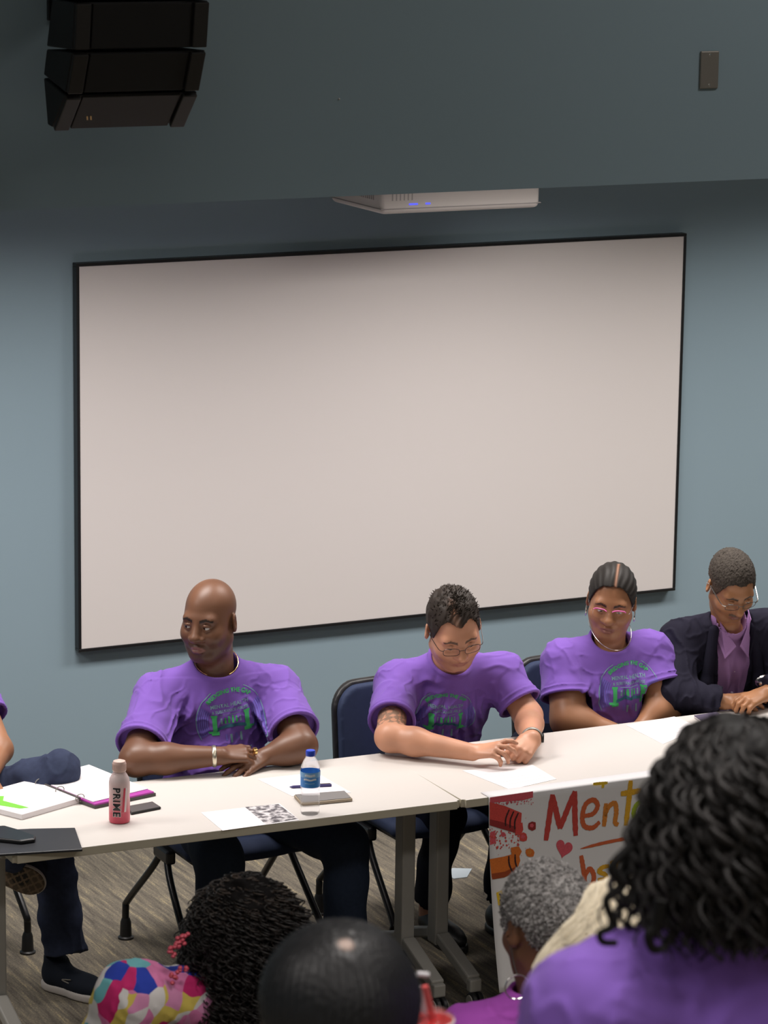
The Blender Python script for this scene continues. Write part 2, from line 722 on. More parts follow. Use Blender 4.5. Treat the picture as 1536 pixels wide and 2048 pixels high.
struct('wall_right', [((XR + 0.1, YB / 2, ROOM_Z / 2), (0.2, -YB, ROOM_Z))], M_WALL, 'blue-grey side wall, right')
struct('wall_rear', [(((XL + XR) / 2, YB - 0.1, ROOM_Z / 2), (XR - XL, 0.2, ROOM_Z))], M_WALL, 'blue-grey rear wall')
TIER = [(-4.42, 0.50), (-5.50, 0.90), (-6.62, 1.30), (-7.62, 1.72)]
struct('floor_tier', [(((XL + XR) / 2, (y + YB) / 2, (z + (TIER[i - 1][1] if i else 0)) / 2), (XR - XL, y - YB, z - (TIER[i - 1][1] if i else 0)))
                      for i, (y, z) in enumerate(TIER)], M_CARPET, 'carpeted seating steps of the auditorium')

# ------------------------------------------------------------------ whiteboard
X0, X1, Z0, Z1 = 0.0, 2.62, 0.7453, 2.2232
wb = empty('whiteboard', ((X0 + X1) / 2, 0, Z0), 'large blank white board with a thin black frame on the blue-grey wall', 'whiteboard')
mb = MB()
mb.box(((X0 + X1) / 2, -0.029, (Z0 + Z1) / 2), (X1 - X0 - 0.012, 0.026, Z1 - Z0 - 0.012))
mb.build('writing_surface', M_WHITE, wb)
mb = MB()
ft = 0.012
for (c, s) in ((((X0 + X1) / 2, -0.026, Z1 - ft / 2), (X1 - X0, 0.040, ft)), (((X0 + X1) / 2, -0.026, Z0 + ft / 2), (X1 - X0, 0.040, ft)),
               ((X0 + ft / 2, -0.026, (Z0 + Z1) / 2), (ft, 0.040, Z1 - Z0 - 2 * ft)), ((X1 - ft / 2, -0.026, (Z0 + Z1) / 2), (ft, 0.040, Z1 - Z0 - 2 * ft))):
    mb.box(c, s)
mb.build('frame', M_BLACKF, wb, bevel=0.002)
for x in (0.5, 2.1):
    for z in (1.0, 2.0):
        MB().box((x, -0.008, z), (0.1, 0.016, 0.1)).build('wall_mount', M_BLKM, wb)

# ------------------------------------------------------------------ projector under the stage ceiling
pj0 = A(762, 430, -0.62)
pj1 = A(1081, 416, -0.62)
px0, px1, pzb = pj0[0], pj1[0], (pj0[2] + pj1[2]) / 2
pr = empty('projector', ((px0 + px1) / 2, -0.4, pzb), 'white short-throw projector hanging above the white board with blue indicator lights', 'projector')
v = Vol((px0 - 0.03, -0.66, pzb - 0.03), (px1 + 0.03, -0.16, pzb + 0.24), 0.006)
v.rbox(np.array([(px0 + px1) / 2, -0.40, pzb + 0.108]), ((px1 - px0) / 2, 0.22, 0.095), rad=0.05)
v.rbox(np.array([(px0 + px1) / 2, -0.40, pzb + 0.085]), ((px1 - px0) / 2, 0.22, 0.085), rad=0.022, k=0.01)
V, Q = v.mesh(1)
link('housing', np_mesh('housing', V, Q), pr, M_PLAST)
mb = MB()
mb.box(((px0 + px1) / 2, -0.40, pzb + 0.020), (px1 - px0 + 0.003, 0.442, 0.004), bev=0.0015)
mb.build('bottom_seam', mat('seam_grey', (0.33, 0.31, 0.30), 0.6), pr)
M_VENT = mat('vent_shadow_grey', (0.36, 0.34, 0.33), 0.7)
mb = MB()
for k in range(11):
    mb.box((px0 - 0.001, -0.56 + 0.017 * k, pzb + 0.085), (0.006, 0.006, 0.07))
mb.build('vent_slots', M_VENT, pr)
mb = MB()
for k in range(6):
    mb.box((px0 + 0.045 + 0.016 * k, -0.6205, pzb + 0.085), (0.005, 0.004, 0.07))
mb.build('vent_slots', M_VENT, pr)
led = bpy.data.materials.new('blue_led')
led.use_nodes = True
led.node_tree.nodes['Principled BSDF'].inputs['Base Color'].default_value = (0.05, 0.06, 0.5, 1)
led.node_tree.nodes['Principled BSDF'].inputs['Emission Color'].default_value = (0.12, 0.14, 1, 1)
led.node_tree.nodes['Principled BSDF'].inputs['Emission Strength'].default_value = 0.9
for (a, b) in ((818, 836), (851, 861)):
    p, q = A(a, 419, -0.622), A(b, 418, -0.622)
    mb = MB()
    mb.box(((p[0] + q[0]) / 2, -0.6205, pzb + 0.035), (q[0] - p[0], 0.006, 0.007), bev=0.002)
    tag(mb.build('indicator_light', led, pr), 'blue indicator light')
mb = MB()
a0 = A(652, 386, -0.3)
mb.box((px0 + 0.18, -0.17, pzb + 0.16), (0.16, 0.34, 0.05), bev=0.008)
mb.box((px0 + 0.05, -0.30, pzb + 0.19), (0.30, 0.16, 0.02), bev=0.006)
mb.box((px0 + 0.2, -0.012, pzb + 0.14), (0.3, 0.024, 0.22), bev=0.006)
mb.build('wall_bracket', M_PLAST, pr)

# ------------------------------------------------------------------ wall plate and screw on the bulkhead
c = A(1417, 139.5, BULK_Y)
sp = empty('switch_plate', c, 'blank stainless steel wall plate high on the right of the bulkhead', 'wall plate')
mb = MB()
mb.box((c[0], BULK_Y - 0.004, c[2]), (0.0655, 0.008, 0.115), bev=0.0035)
mb.build('plate', M_STEEL, sp)
for s in (1, -1):
    mb = MB()
    mb.lathe((c[0], BULK_Y - 0.007, c[2] + s * 0.046), [(0.0045, 0), (0.0045, 0.0015), (0.003, 0.003)], 14, R=np.array([[1, 0, 0], [0, 0, -1], [0, 1, 0]]))
    mb.build('screw', mat('screw_head', (0.75, 0.72, 0.68), 0.25, metal=0.9), sp, smooth=True)
c = A(678, 198, BULK_Y)
mb = MB()
mb.lathe((c[0], BULK_Y, c[2]), [(0.003, 0), (0.003, 0.002), (0.0015, 0.004)], 10, R=np.array([[1, 0, 0], [0, 0, -1], [0, 1, 0]]))
tag(mb.build('screw_anchor', mat('anchor_white', (0.7, 0.68, 0.64), 0.5)), 'tiny white screw anchor in the middle of the dark bulkhead', 'screw')

# ------------------------------------------------------------------ line-array loudspeaker
SY = -3.16
s0, s1 = A(149, 0, SY), A(417, 0, SY)
sx0, sx1, sz = s0[0], s1[0], (s0[2] + s1[2]) / 2
spk = empty('loudspeaker', ((sx0 + sx1) / 2, SY + 0.1, sz - 0.2), 'black curved stack of loudspeaker modules hanging on the bulkhead', 'loudspeaker')
PX = (s1[0] - s0[0]) / 268.0                       # metres per pixel across
prof_f = [(-0.004, 0.190), (0.0, 0.0), (0.020, -0.133), (0.074, -0.250), (0.178, -0.352)]          # front edge (back, up) going down
prof_r = [(0.165, 0.190), (0.170, 0.0), (0.215, -0.137), (0.240, -0.215), (0.212, -0.348)]
M_SPK = mat('loudspeaker_paint', (0.010, 0.010, 0.012), 0.55, bump=(300, 0.2, 0.001))
M_SPKG = mat('grille_mesh', (0.006, 0.006, 0.007), 0.7, bump=(1400, 0.5, 0.001))
M_SPKL = mat('grille_lower', (0.020, 0.018, 0.016), 0.6, bump=(1400, 0.5, 0.001))
for i in range(4):
    f0, f1 = prof_f[i], prof_f[i + 1]
    r0, r1 = prof_r[i], prof_r[i + 1]
    g = 0.004
    mod = [(SY + f0[0], sz + f0[1] - g), (SY + f1[0], sz + f1[1] + g), (SY + r1[0], sz + r1[1] + g), (SY + r0[0], sz + r0[1] - g)]
    xc = (sx0 + sx1) / 2
    mb = MB()
    mb.prism([(xc, y, z) for y, z in mod], np.array([-(sx1 - sx0) / 2, 0, 0]), np.array([(sx1 - sx0) / 2, 0, 0]))
    cab = mb.build('cabinet', M_SPK, spk, bevel=0.004)
    nf = nrm(np.array([0, -(f0[1] - f1[1]), (f1[0] - f0[0]) * -1]))
    e1 = np.array([0, f1[0] - f0[0], f1[1] - f0[1]])
    L = np.linalg.norm(e1)
    e1 = e1 / L
    nn = np.cross(np.array([1.0, 0, 0]), e1)
    if nn[1] > 0:
        nn = -nn
    Rm = np.stack([[1, 0, 0], nn, e1], 1)
    mid = np.array([xc, SY + (f0[0] + f1[0]) / 2, sz + (f0[1] + f1[1]) / 2])
    mb = MB()
    mb.box(mid + nn * 0.004, (sx1 - sx0 - 0.10, 0.008, L - 0.014), Rm, bev=0.002)
    mb.build('grille', M_SPKL if i == 3 else M_SPKG, cab)
    for s in (-1, 1):
        mb = MB()
        mb.box(mid + nn * 0.007 + np.array([s * ((sx1 - sx0) / 2 - 0.023), 0, 0]), (0.042, 0.014, L - 0.012), Rm, bev=0.003)
        mb.build('end_rail', mat('end_rail_black', (0.021, 0.020, 0.020), 0.5), cab)
    if i == 3:
        mb = MB()
        lp = A(173, 231, SY + 0.14)
        for k in (0, 1):
            cc = mid + nn * 0.0085 + np.array([lp[0] - xc + 0.0105 * k, 0, 0]) + e1 * ((lp[2] - mid[2]) / e1[2])
            q = []
            for (a, b) in ((-0.0045, 0.008), (-0.0005, 0.008), (0.0045, -0.008), (0.0005, -0.008)):
                q.append(cc + np.array([-a, 0, 0]) - e1 * b * -1)
            mb.prism(q, nn * 0.0, nn * 0.001)
        tag(mb.build('badge', mat('gold_badge', (0.75, 0.50, 0.22), 0.35, metal=0.6), cab), 'small gold slanted double-stroke badge')
mb = MB()
mb.box(((sx0 + sx1) / 2, (SY + 0.17 + BULK_Y) / 2, sz + 0.05), (0.12, BULK_Y - SY - 0.17, 0.10), bev=0.004)
mb.box(((sx0 + sx1) / 2, BULK_Y - 0.008, sz + 0.05), (0.2, 0.016, 0.26), bev=0.003)
mb.build('wall_bracket', M_BLKM, spk)

# ------------------------------------------------------------------ tables
TS = np.array([0.4653, -2.2993])
TD, TL, TZ = 0.6034, 1.524, 0.735
YT = -0.0223


def make_table(ox, yaw, label, x_from, x_to, legs):
    cs, sn = math.cos(yaw), math.sin(yaw)
    R = np.array([[cs, -sn, 0], [sn, cs, 0], [0, 0, 1.0]])

    def P(a, b, z):
        return np.array([ox, TS[1], 0]) + R @ np.array([a, b, z])
    t = empty('folding_table', P((x_from + x_to) / 2, TD / 2, 0), label, 'table', 'white-topped tables set end to end')
    mb = MB()
    bm = bmesh.new()
    bmesh.ops.create_cube(bm, size=1)
    for vv in bm.verts:
        vv.co = Vector((vv.co.x * (x_to - x_from), vv.co.y * TD, vv.co.z * 0.028))
    bmesh.ops.bevel(bm, geom=[e for e in bm.edges if abs(e.verts[0].co.z - e.verts[1].co.z) > 0.01], offset=0.012, segments=3, affect='EDGES')
    bm.verts.index_update()
    cc = P((x_from + x_to) / 2, TD / 2, TZ - 0.014)
    for f in bm.faces:
        mb.mi = 0 if abs(f.normal.z) > 0.9 else 1
        mb.F.append([vv.index for vv in f.verts])
        mb.M.append(mb.mi)
    mb.V = [tuple(R @ np.array(vv.co) + cc) for vv in bm.verts]
    bm.free()
    mb.build('table_top', [M_LAM, M_EDGE], t, bevel=0.0025)
    for a in legs:
        mb = MB()
        mb.box(P(a, TD / 2, 0.42), (0.049, 0.062, 0.55), R, bev=0.006)
        mb.box(P(a, TD / 2, 0.695), (0.07, 0.34, 0.025), R, bev=0.004)
        lg = mb.build('leg', M_GREY, t)
        for s in (-1, 1):
            p0, p1 = P(a, TD / 2 + s * 0.03, 0.175), P(a, TD / 2 + s * 0.262, 0.098)
            ax = nrm(p1 - p0)
            rx = R[:, 0]
            up = np.cross(rx, ax)
            Rf = np.stack([rx, ax, up], 1)
            mb = MB()
            mb.box((p0 + p1) / 2, (0.047, np.linalg.norm(p1 - p0), 0.036), Rf, bev=0.006)
            mb.box(P(a, TD / 2 + s * 0.268, 0.084), (0.044, 0.03, 0.045), R, bev=0.006)
            mb.build('foot', M_GREY, lg)
            mb = MB()
            cz = P(a, TD / 2 + s * 0.268, 0.031)
            Rw = np.stack([R[:, 1], R[:, 2], R[:, 0]], 1)
            for o in (-0.012, 0.012):
                mb.lathe(cz + R[:, 0] * (o - 0.008) + R[:, 1] * 0.012 * s, [(0.012, 0), (0.028, 0), (0.031, 0.003), (0.031, 0.013), (0.028, 0.016), (0.012, 0.016)], 24, Rw)
            mb.tube([cz + np.array([0, 0, 0.006]), cz + np.array([0, 0, 0.04])], 0.011, 10)
            w = mb.build('caster', M_BLKP, lg, smooth=True)
            for o in (-0.0225, 0.0225):
                mb = MB()
                mb.lathe(cz + R[:, 0] * o + R[:, 1] * 0.012 * s - R[:, 0] * 0.0015, [(0.022, 0), (0.023, 0.003)], 20, Rw)
                mb.build('hub_cap', M_GREY, w)
    return t


t1 = make_table(TS[0], YT, 'white-topped folding table at the left, with the water bottle and the open binder on it', -TL, -0.003, (-TL + 0.040, -0.058))
t2 = make_table(TS[0], 0.0, 'white-topped folding table at the right, with the colourful banner over its front edge', 0.003, TL + 0.35, (0.075, TL + 0.27))

# ------------------------------------------------------------------ chairs


def chair_proto():
    root = empty('stacking_chair', (0, 0, 0))
    v = Vol((-0.28, -0.30, 0.38), (0.28, 0.30, 0.5), 0.008)
    v.rbox(np.array([0, -0.01, 0.447]), (0.235, 0.225, 0.026), rad=0.024)
    v.ell((0, -0.23, 0.437), (0.22, 0.05, 0.032), k=0.03)
    link('seat', np_mesh('seat', *v.mesh(1)), root, M_NAVY)
    v = Vol((-0.26, -0.28, 0.38), (0.26, 0.26, 0.44), 0.008)
    v.rbox(np.array([0, -0.01, 0.418]), (0.215, 0.215, 0.016), rad=0.014)
    link('seat_shell', np_mesh('seat_shell', *v.mesh(1)), root, M_BLKP)

    def back(y0, hw, rad, hz, t):
        v = Vol((-0.28, 0.10, 0.40), (0.28, 0.36, 0.94), 0.007)
        X, Y, Z = v.ax[0][:, None, None], v.ax[1][None, :, None], v.ax[2][None, None, :]
        yc = y0 + 0.10 * (Z - 0.5) - 0.45 * X ** 2                # leans back, wraps forward at the sides
        qx, qz = np.abs(X) - (hw - rad), np.abs(Z - 0.662) - (hz - rad)
        d2 = np.sqrt(np.maximum(qx, 0) ** 2 + np.maximum(qz, 0) ** 2) + np.minimum(np.maximum(qx, qz), 0) - rad
        dy = np.abs(Y - yc) - (t - 0.010)
        v.F = (np.sqrt(np.maximum(d2 + 0.010, 0) ** 2 + np.maximum(dy, 0) ** 2) + np.minimum(np.maximum(d2 + 0.01, dy), 0) - 0.010).astype(np.float32)
        return v.mesh(1)
    link('backrest', np_mesh('backrest', *back(0.205, 0.222, 0.09, 0.185, 0.018)), root, M_NAVY)
    link('backrest_shell', np_mesh('backrest_shell', *back(0.228, 0.235, 0.10, 0.198, 0.016)), root, M_BLKP)
    for sx in (-1, 1):
        for sy in (1, -1):
            mb = MB()
            pts = [(sx * 0.255, sy * 0.275, 0.02), (sx * 0.255, sy * 0.275, 0.11), (sx * 0.25, sy * 0.262, 0.145), (sx * 0.235, sy * 0.09, 0.305), (sx * 0.225, sy * 0.03, 0.375)]
            mb.tube(smooth_path(pts, 6), 0.0125, 10)
            lg = mb.build('leg', M_BLKM, root, smooth=True)
            mb = MB()
            mb.lathe((sx * 0.255, sy * 0.275, 0.0), [(0.027, 0.0), (0.028, 0.006), (0.021, 0.010), (0.019, 0.06), (0.014, 0.075)], 18)
            mb.build('foot_glide', M_BLKP, lg, smooth=True)
        mb = MB()
        mb.box((sx * 0.222, 0, 0.387), (0.035, 0.13, 0.05), bev=0.01)
        mb.build('seat_bracket', M_BLKM, root)
        mb = MB()
        mb.tube(smooth_path([(sx * 0.205, 0.02, 0.40), (sx * 0.208, 0.19, 0.41), (sx * 0.208, 0.238, 0.47), (sx * 0.205, 0.245, 0.62)], 6), 0.011, 10)
        mb.build('back_upright', M_BLKM, root, smooth=True)
    return root


def dup(root, name=None):
    r = root.copy()
    COL.objects.link(r)
    for ch in root.children:
        c = ch.copy()
        COL.objects.link(c)
        c.parent = r
        for g in ch.children:
            d = g.copy()
            COL.objects.link(d)
            d.parent = c
    return r


bpy.context.view_layer.update()
CH0 = chair_proto()
bpy.context.view_layer.update()
CHAIRS = [  # x, y, turn, label
    (0.005, -1.425, 0.0, 'navy chair under the bald person, black leg on the carpet left of the jeans'),
    (0.745, -1.45, 0.04, 'navy padded chair with its rounded back seen left of the person using a phone'),
    (1.475, -1.42, 0.0, 'navy chair partly seen behind the person with pink glasses'),
    (2.04, -1.40, 0.0, 'navy chair behind the person in the dark suit'),
    (-0.87, -0.88, 0.0, 'chair at the far left, one black leg beside the navy sneaker'),
]
for i, (x, y, a, lab) in enumerate(CHAIRS):
    o = CH0 if i == 0 else dup(CH0)
    o.location = (x, y, 0)
    o.rotation_euler = (0, 0, a)
    tag(o, lab, 'chair', 'navy stacking chairs behind the tables')
bpy.context.view_layer.update()
# ------------------------------------------------------------------ people: head, hand, shirt builders
class Head:
    def __init__(self, O, R, s=(1, 1, 1), jaw=1.0, chin=1.0, nose=1.0, cheek=1.0, lips=1.0):
        self.O, self.R, self.s = np.asarray(O, float), R, np.asarray(s, float)
        self.jaw, self.chin, self.nose, self.cheek, self.lips = jaw, chin, nose, cheek, lips

    def L(self, x, y, z):
        return self.O + self.R @ (np.array([x, y, z]) * self.s)

    def loc(self, P):
        return ((P - self.O) @ self.R) / self.s

    def e(self, v, c, r, k, op='add'):
        v.ell(self.L(*c), np.asarray(r) * self.s, self.R, k, op)

    def grow(self, v, face=True):
        L, e = self.L, self.e
        j, ch = self.jaw, self.cheek
        e(v, (0, -0.014, 0.040), (0.0765, 0.098, 0.088), 0.0)
        e(v, (0, 0.028, -0.015), (0.0665 * ch, 0.070, 0.085), 0.02)
        e(v, (0, 0.022, -0.070), (0.056 * j, 0.058, 0.050), 0.025)
        v.cap(L(-0.012, 0.066, -0.100), L(0.012, 0.066, -0.100), 0.021 * self.chin, k=0.022)
        for s in (-1, 1):
            v.cap(L(s * (0.042 + 0.014 * j), 0.004, -0.048), L(s * 0.025, 0.052, -0.098), 0.018 + 0.006 * (j - 1), k=0.03)       # jaw line
            e(v, (s * 0.042, 0.058, -0.030), (0.026 * ch, 0.030, 0.027 * ch), 0.02)                    # cheek
        v.cap(L(-0.040, 0.074, 0.026), L(0.040, 0.074, 0.026), 0.0135, k=0.02)                     # brow ridge
        if face:
            for s in (-1, 1):
                v.cap(L(s * 0.031, 0.100, 0.004), L(s * 0.036, 0.098, 0.004), 0.0165, k=0.014, op='sub')   # sockets
                e(v, (s * 0.032, 0.0765, 0.004), (0.0142, 0.0142, 0.0142), 0.003)
                v.chain([L(s * 0.018, 0.0865, 0.0085), L(s * 0.031, 0.0925, 0.0128), L(s * 0.046, 0.0835, 0.0085)], [0.003, 0.0036, 0.003], 0.004)   # upper lid
                v.chain([L(s * 0.019, 0.0860, 0.0), L(s * 0.031, 0.0895, -0.0055), L(s * 0.045, 0.0830, -0.001)], [0.0022, 0.0028, 0.0022], 0.004)
            n = self.nose
            v.cap(L(0, 0.086, 0.014), L(0, 0.1085, -0.026), 0.0085, 0.0125 * n, k=0.012)
            e(v, (0, 0.108, -0.029), (0.0145 * n, 0.014, 0.0125), 0.010)
            for s in (-1, 1):
                e(v, (s * 0.0140 * n, 0.096, -0.033), (0.0095 * n, 0.012, 0.0095), 0.006)
                e(v, (s * 0.0075 * n, 0.104, -0.0415), (0.0042, 0.005, 0.004), 0.003, 'sub')
            p = self.lips
            e(v, (0, 0.080, -0.063), (0.030, 0.018, 0.020), 0.012)
            v.chain([L(-0.025, 0.083, -0.0700), L(-0.008, 0.0950, -0.0615), L(0.008, 0.0950, -0.0615), L(0.025, 0.083, -0.0700)], [0.003, 0.0058 * p, 0.0058 * p, 0.003], 0.004)
            v.chain([L(-0.023, 0.083, -0.0715), L(-0.008, 0.0940, -0.0735), L(0.008, 0.0940, -0.0735), L(0.023, 0.083, -0.0715)], [0.003, 0.0066 * p, 0.0066 * p, 0.003], 0.004)
            v.chain([L(-0.027, 0.0865, -0.0715), L(-0.010, 0.0995, -0.0672), L(0.010, 0.0995, -0.0672), L(0.027, 0.0865, -0.0715)], [0.0016, 0.0022, 0.0022, 0.0016], 0.003, 'sub')
        for s in (-1, 1):                                                               # ears
            c, sn = math.cos(0.5), math.sin(0.5)
            Re = self.R @ np.array([[c, s * sn, 0], [-s * sn, c, 0], [0, 0, 1.0]])
            v.ell(L(s * 0.0815, -0.014, -0.004), np.array([0.0085, 0.0195, 0.032]) * self.s, Re, 0.006)
            v.ell(L(s * 0.0900, -0.010, 0.002), np.array([0.006, 0.011, 0.019]) * self.s, Re, 0.005, 'sub')
        return self

    def colours(self, V, base, lip=None, brow=None, stub=None, stub_amt=0.4, scalp=None):
        base = np.asarray(base, float)
        C = np.tile(base, (len(V), 1)) * (1 + 0.10 * sines(V, 3, 55)[:, None])
        q = self.loc(V)
        near = (np.abs(q[:, 0]) < 0.12) & (np.abs(q[:, 1]) < 0.16) & (np.abs(q[:, 2]) < 0.15)

        def mix(w, col):
            w = np.clip(w, 0, 1)[:, None] * near[:, None]
            C[:] = C * (1 - w) + np.asarray(col) * w
        ax = np.abs(q[:, 0])
        if stub is not None:
            jawz = np.interp(ax, [0, 0.03, 0.06], [-0.048, -0.045, -0.03])
            w = np.clip((jawz - q[:, 2]) / 0.012, 0, 1) * np.clip((q[:, 1] - 0.0) / 0.03, 0, 1) * np.clip((q[:, 2] + 0.125) / 0.02, 0, 1)
            mix(w * stub_amt, stub)
        if lip is not None:
            zz = -0.0668 - 0.004 * (q[:, 0] / 0.026) ** 2
            d = np.sqrt((q[:, 0] / 0.027) ** 2 + ((q[:, 2] - zz) / 0.0115) ** 2)
            mix((1.05 - d) / 0.2 * (q[:, 1] > 0.07), lip)
        if brow is not None:
            zz = np.interp(ax, [0.012, 0.034, 0.052], [0.0235, 0.031, 0.025])
            d = np.abs(q[:, 2] - zz) / np.interp(ax, [0.012, 0.03, 0.054], [0.0052, 0.005, 0.0022])
            mix((1.15 - d) / 0.3 * (ax > 0.012) * (ax < 0.054) * (q[:, 1] > 0.05) * 0.85, brow)
        if scalp is not None:
            pass
        return np.clip(C, 0, 1)

    def eyes(self, parent, gaze=(0, 0), open_=1.0, iris=(0.035, 0.018, 0.010)):
        for s in (-1, 1):
            V, C = [], []
            nu, nv = 22, 12
            g = nrm(np.array([math.sin(math.radians(gaze[0])), math.cos(math.radians(gaze[0])), math.sin(math.radians(gaze[1]))]))
            for i in range(nu):
                u = -1 + 2 * i / (nu - 1)
                az = u * 46 + s * 6
                e1 = 27 * open_ * (1 - u * u) + 1
                e0 = -17 * (1 - u * u) - 1
                for jv in range(nv):
                    el = math.radians(e0 + (e1 - e0) * jv / (nv - 1))
                    a = math.radians(az)
                    d = np.array([math.sin(a) * math.cos(el), math.cos(a) * math.cos(el), math.sin(el)])
                    V.append(self.L(*(np.array([s * 0.032, 0.0765, 0.004]) + d * 0.0152)))
                    ang = math.degrees(math.acos(max(-1, min(1, d @ g))))
                    C.append((0.004, 0.004, 0.004) if ang < 9 else iris if ang < 22 else (0.55, 0.52, 0.49))
            F = np.array([[i * nv + j, (i + 1) * nv + j, (i + 1) * nv + j + 1, i * nv + j + 1] for i in range(nu - 1) for j in range(nv - 1)])
            tag(link('eye', np_mesh('eye', V, F, cols=C), parent, M_EYE), 'dark eye')

    def hair_shell(self, t, line, h=0.003, disp=None, extra=None, thick_top=0.0):
        """close-cropped hair: line = [(angle from the front, hairline height)]"""
        lo, hi = self.O - 0.17, self.O + 0.19
        v = Vol(lo, hi, h)
        s = self.s
        v.ell(self.L(0, -0.014, 0.040), (np.array([0.0765, 0.098, 0.088 + thick_top]) + t) * s, self.R, 0)
        v.ell(self.L(0, 0.020, -0.010), (np.array([0.067, 0.070, 0.085]) + t) * s, self.R, 0.02)
        if extra:
            extra(v)
        if disp:
            v.displace(lambda P: disp(self.loc(P)), 0.02)
        X, Y, Z = np.meshgrid(*v.ax, indexing='ij')
        q = self.loc(np.stack([X, Y, Z], -1).reshape(-1, 3))
        phi = np.degrees(np.arctan2(np.abs(q[:, 0]) / 0.077, (q[:, 1] + 0.01) / 0.1))
        zl = np.interp(phi, [a for a, _ in line], [b for _, b in line])
        m = ((zl - q[:, 2]) * 0.75).reshape(v.F.shape).astype(np.float32)
        v.F = np.maximum(v.F, m)
        return v.mesh(1)


def hand(v, Wp, d, n, side, curl, s=1.0, spread=0.10, thumb=(0.75, 0.6, -0.25), tips=None):
    """palm, four fingers of their own lengths and a thumb; d towards the fingers, n out of the back of the hand"""
    d = nrm(d)
    n = nrm(n - d * (n @ d))
    l = side * np.cross(d, n)
    off = [0.029, 0.0098, -0.0098, -0.028]
    reach = [0.086, 0.090, 0.086, 0.078]
    lens = [0.070, 0.079, 0.073, 0.057]
    for i in range(4):
        K = Wp + s * (d * reach[i] + l * off[i] + n * [0, 0.003, 0.002, -0.002][i])
        v.cap(Wp + s * (l * off[i] * 0.6 + d * 0.008), K, 0.0150 * s, 0.0108 * s, 0.012)
        f = nrm(d + l * (off[i] / 0.03) * spread)
        c = curl[i] if hasattr(curl[0], '__len__') else curl
        a = math.radians(c[0])
        p = K
        for j in range(3):
            q = p + s * lens[i] * [0.44, 0.31, 0.25][j] * (f * math.cos(a) - n * math.sin(a))
            r = [0.0098, 0.0089, 0.0080, 0.0068]
            v.cap(p, q, r[j] * s, r[j + 1] * s, 0.0045)
            p = q
            if j < 2:
                a += math.radians(c[j + 1])
        if tips is not None:
            tips.append((p, f * math.cos(a) - n * math.sin(a), f * math.sin(a) + n * math.cos(a)))
    B = Wp + s * (d * 0.022 + l * 0.022 - n * 0.006)
    t = nrm(d * thumb[0] + l * thumb[1] + n * thumb[2])
    m = B + s * 0.045 * t
    t2 = nrm(t + d * 0.35 - l * 0.3)
    v.cap(Wp + s * d * 0.01, B, 0.014 * s, 0.0145 * s, 0.012)
    v.cap(B, m, 0.0140 * s, 0.0108 * s, 0.010)
    v.cap(m, m + s * 0.032 * t2, 0.0108 * s, 0.0082 * s, 0.005)


M_EYE = attr_mat('eye_surface', 0.12, spec=0.6)
M_SKIN = attr_mat('skin', 0.44, spec=0.45, bump=(420, 0.12, 0.0006))
M_TEE = mat('purple_cotton', (0.205, 0.103, 0.445), 0.85, spec=0.15, noise=(700, 0.05), bump=(1500, 0.25, 0.0006), sheen=0.1)


def cloth_creases(m, scale, dist, strength=0.7):
    nt = m.node_tree
    b = nt.nodes['Principled BSDF']
    old = b.inputs['Normal'].links[0].from_socket
    tc = nt.nodes.new('ShaderNodeTexCoord')
    mp = nt.nodes.new('ShaderNodeMapping')
    mp.inputs['Scale'].default_value = (1.0, 1.0, 0.62)
    mp.inputs['Rotation'].default_value = (0.3, 0.35, 0)
    n = nt.nodes.new('ShaderNodeTexNoise')
    n.noise_type = 'RIDGED_MULTIFRACTAL'
    n.inputs['Scale'].default_value = scale
    n.inputs['Detail'].default_value = 1.5
    n.inputs['Distortion'].default_value = 0.6
    nt.links.new(tc.outputs['Object'], mp.inputs['Vector'])
    nt.links.new(mp.outputs['Vector'], n.inputs['Vector'])
    bp = nt.nodes.new('ShaderNodeBump')
    bp.inputs['Strength'].default_value = strength
    bp.inputs['Distance'].default_value = dist
    nt.links.new(n.outputs['Fac'], bp.inputs['Height'])
    nt.links.new(old, bp.inputs['Normal'])
    nt.links.new(bp.outputs['Normal'], b.inputs['Normal'])


cloth_creases(M_TEE, 11.0, 0.011)
M_JEAN = mat('dark_denim', (0.020, 0.030, 0.055), 0.85, spec=0.15, noise=(80, 0.2), bump=(900, 0.4, 0.001))
M_DARKTR = mat('dark_trousers', (0.010, 0.012, 0.022), 0.85, spec=0.1, bump=(700, 0.3, 0.001))
M_PG = mat('print_green', (0.07, 0.47, 0.15), 0.7, spec=0.15)
M_PL = mat('print_pale_green', (0.21, 0.36, 0.40), 0.7, spec=0.15)
M_PS = mat('print_slate', (0.165, 0.125, 0.470), 0.8, spec=0.12)
M_PT = mat('print_teal', (0.045, 0.14, 0.20), 0.75, spec=0.15)
M_GOLD = mat('gold', (0.80, 0.56, 0.22), 0.25, metal=1.0)
M_SILVER = mat('silver', (0.75, 0.74, 0.72), 0.22, metal=1.0)
M_LENS = glass_mat('lens_glass', ior=1.2, rough=0.0, mix=0.93)


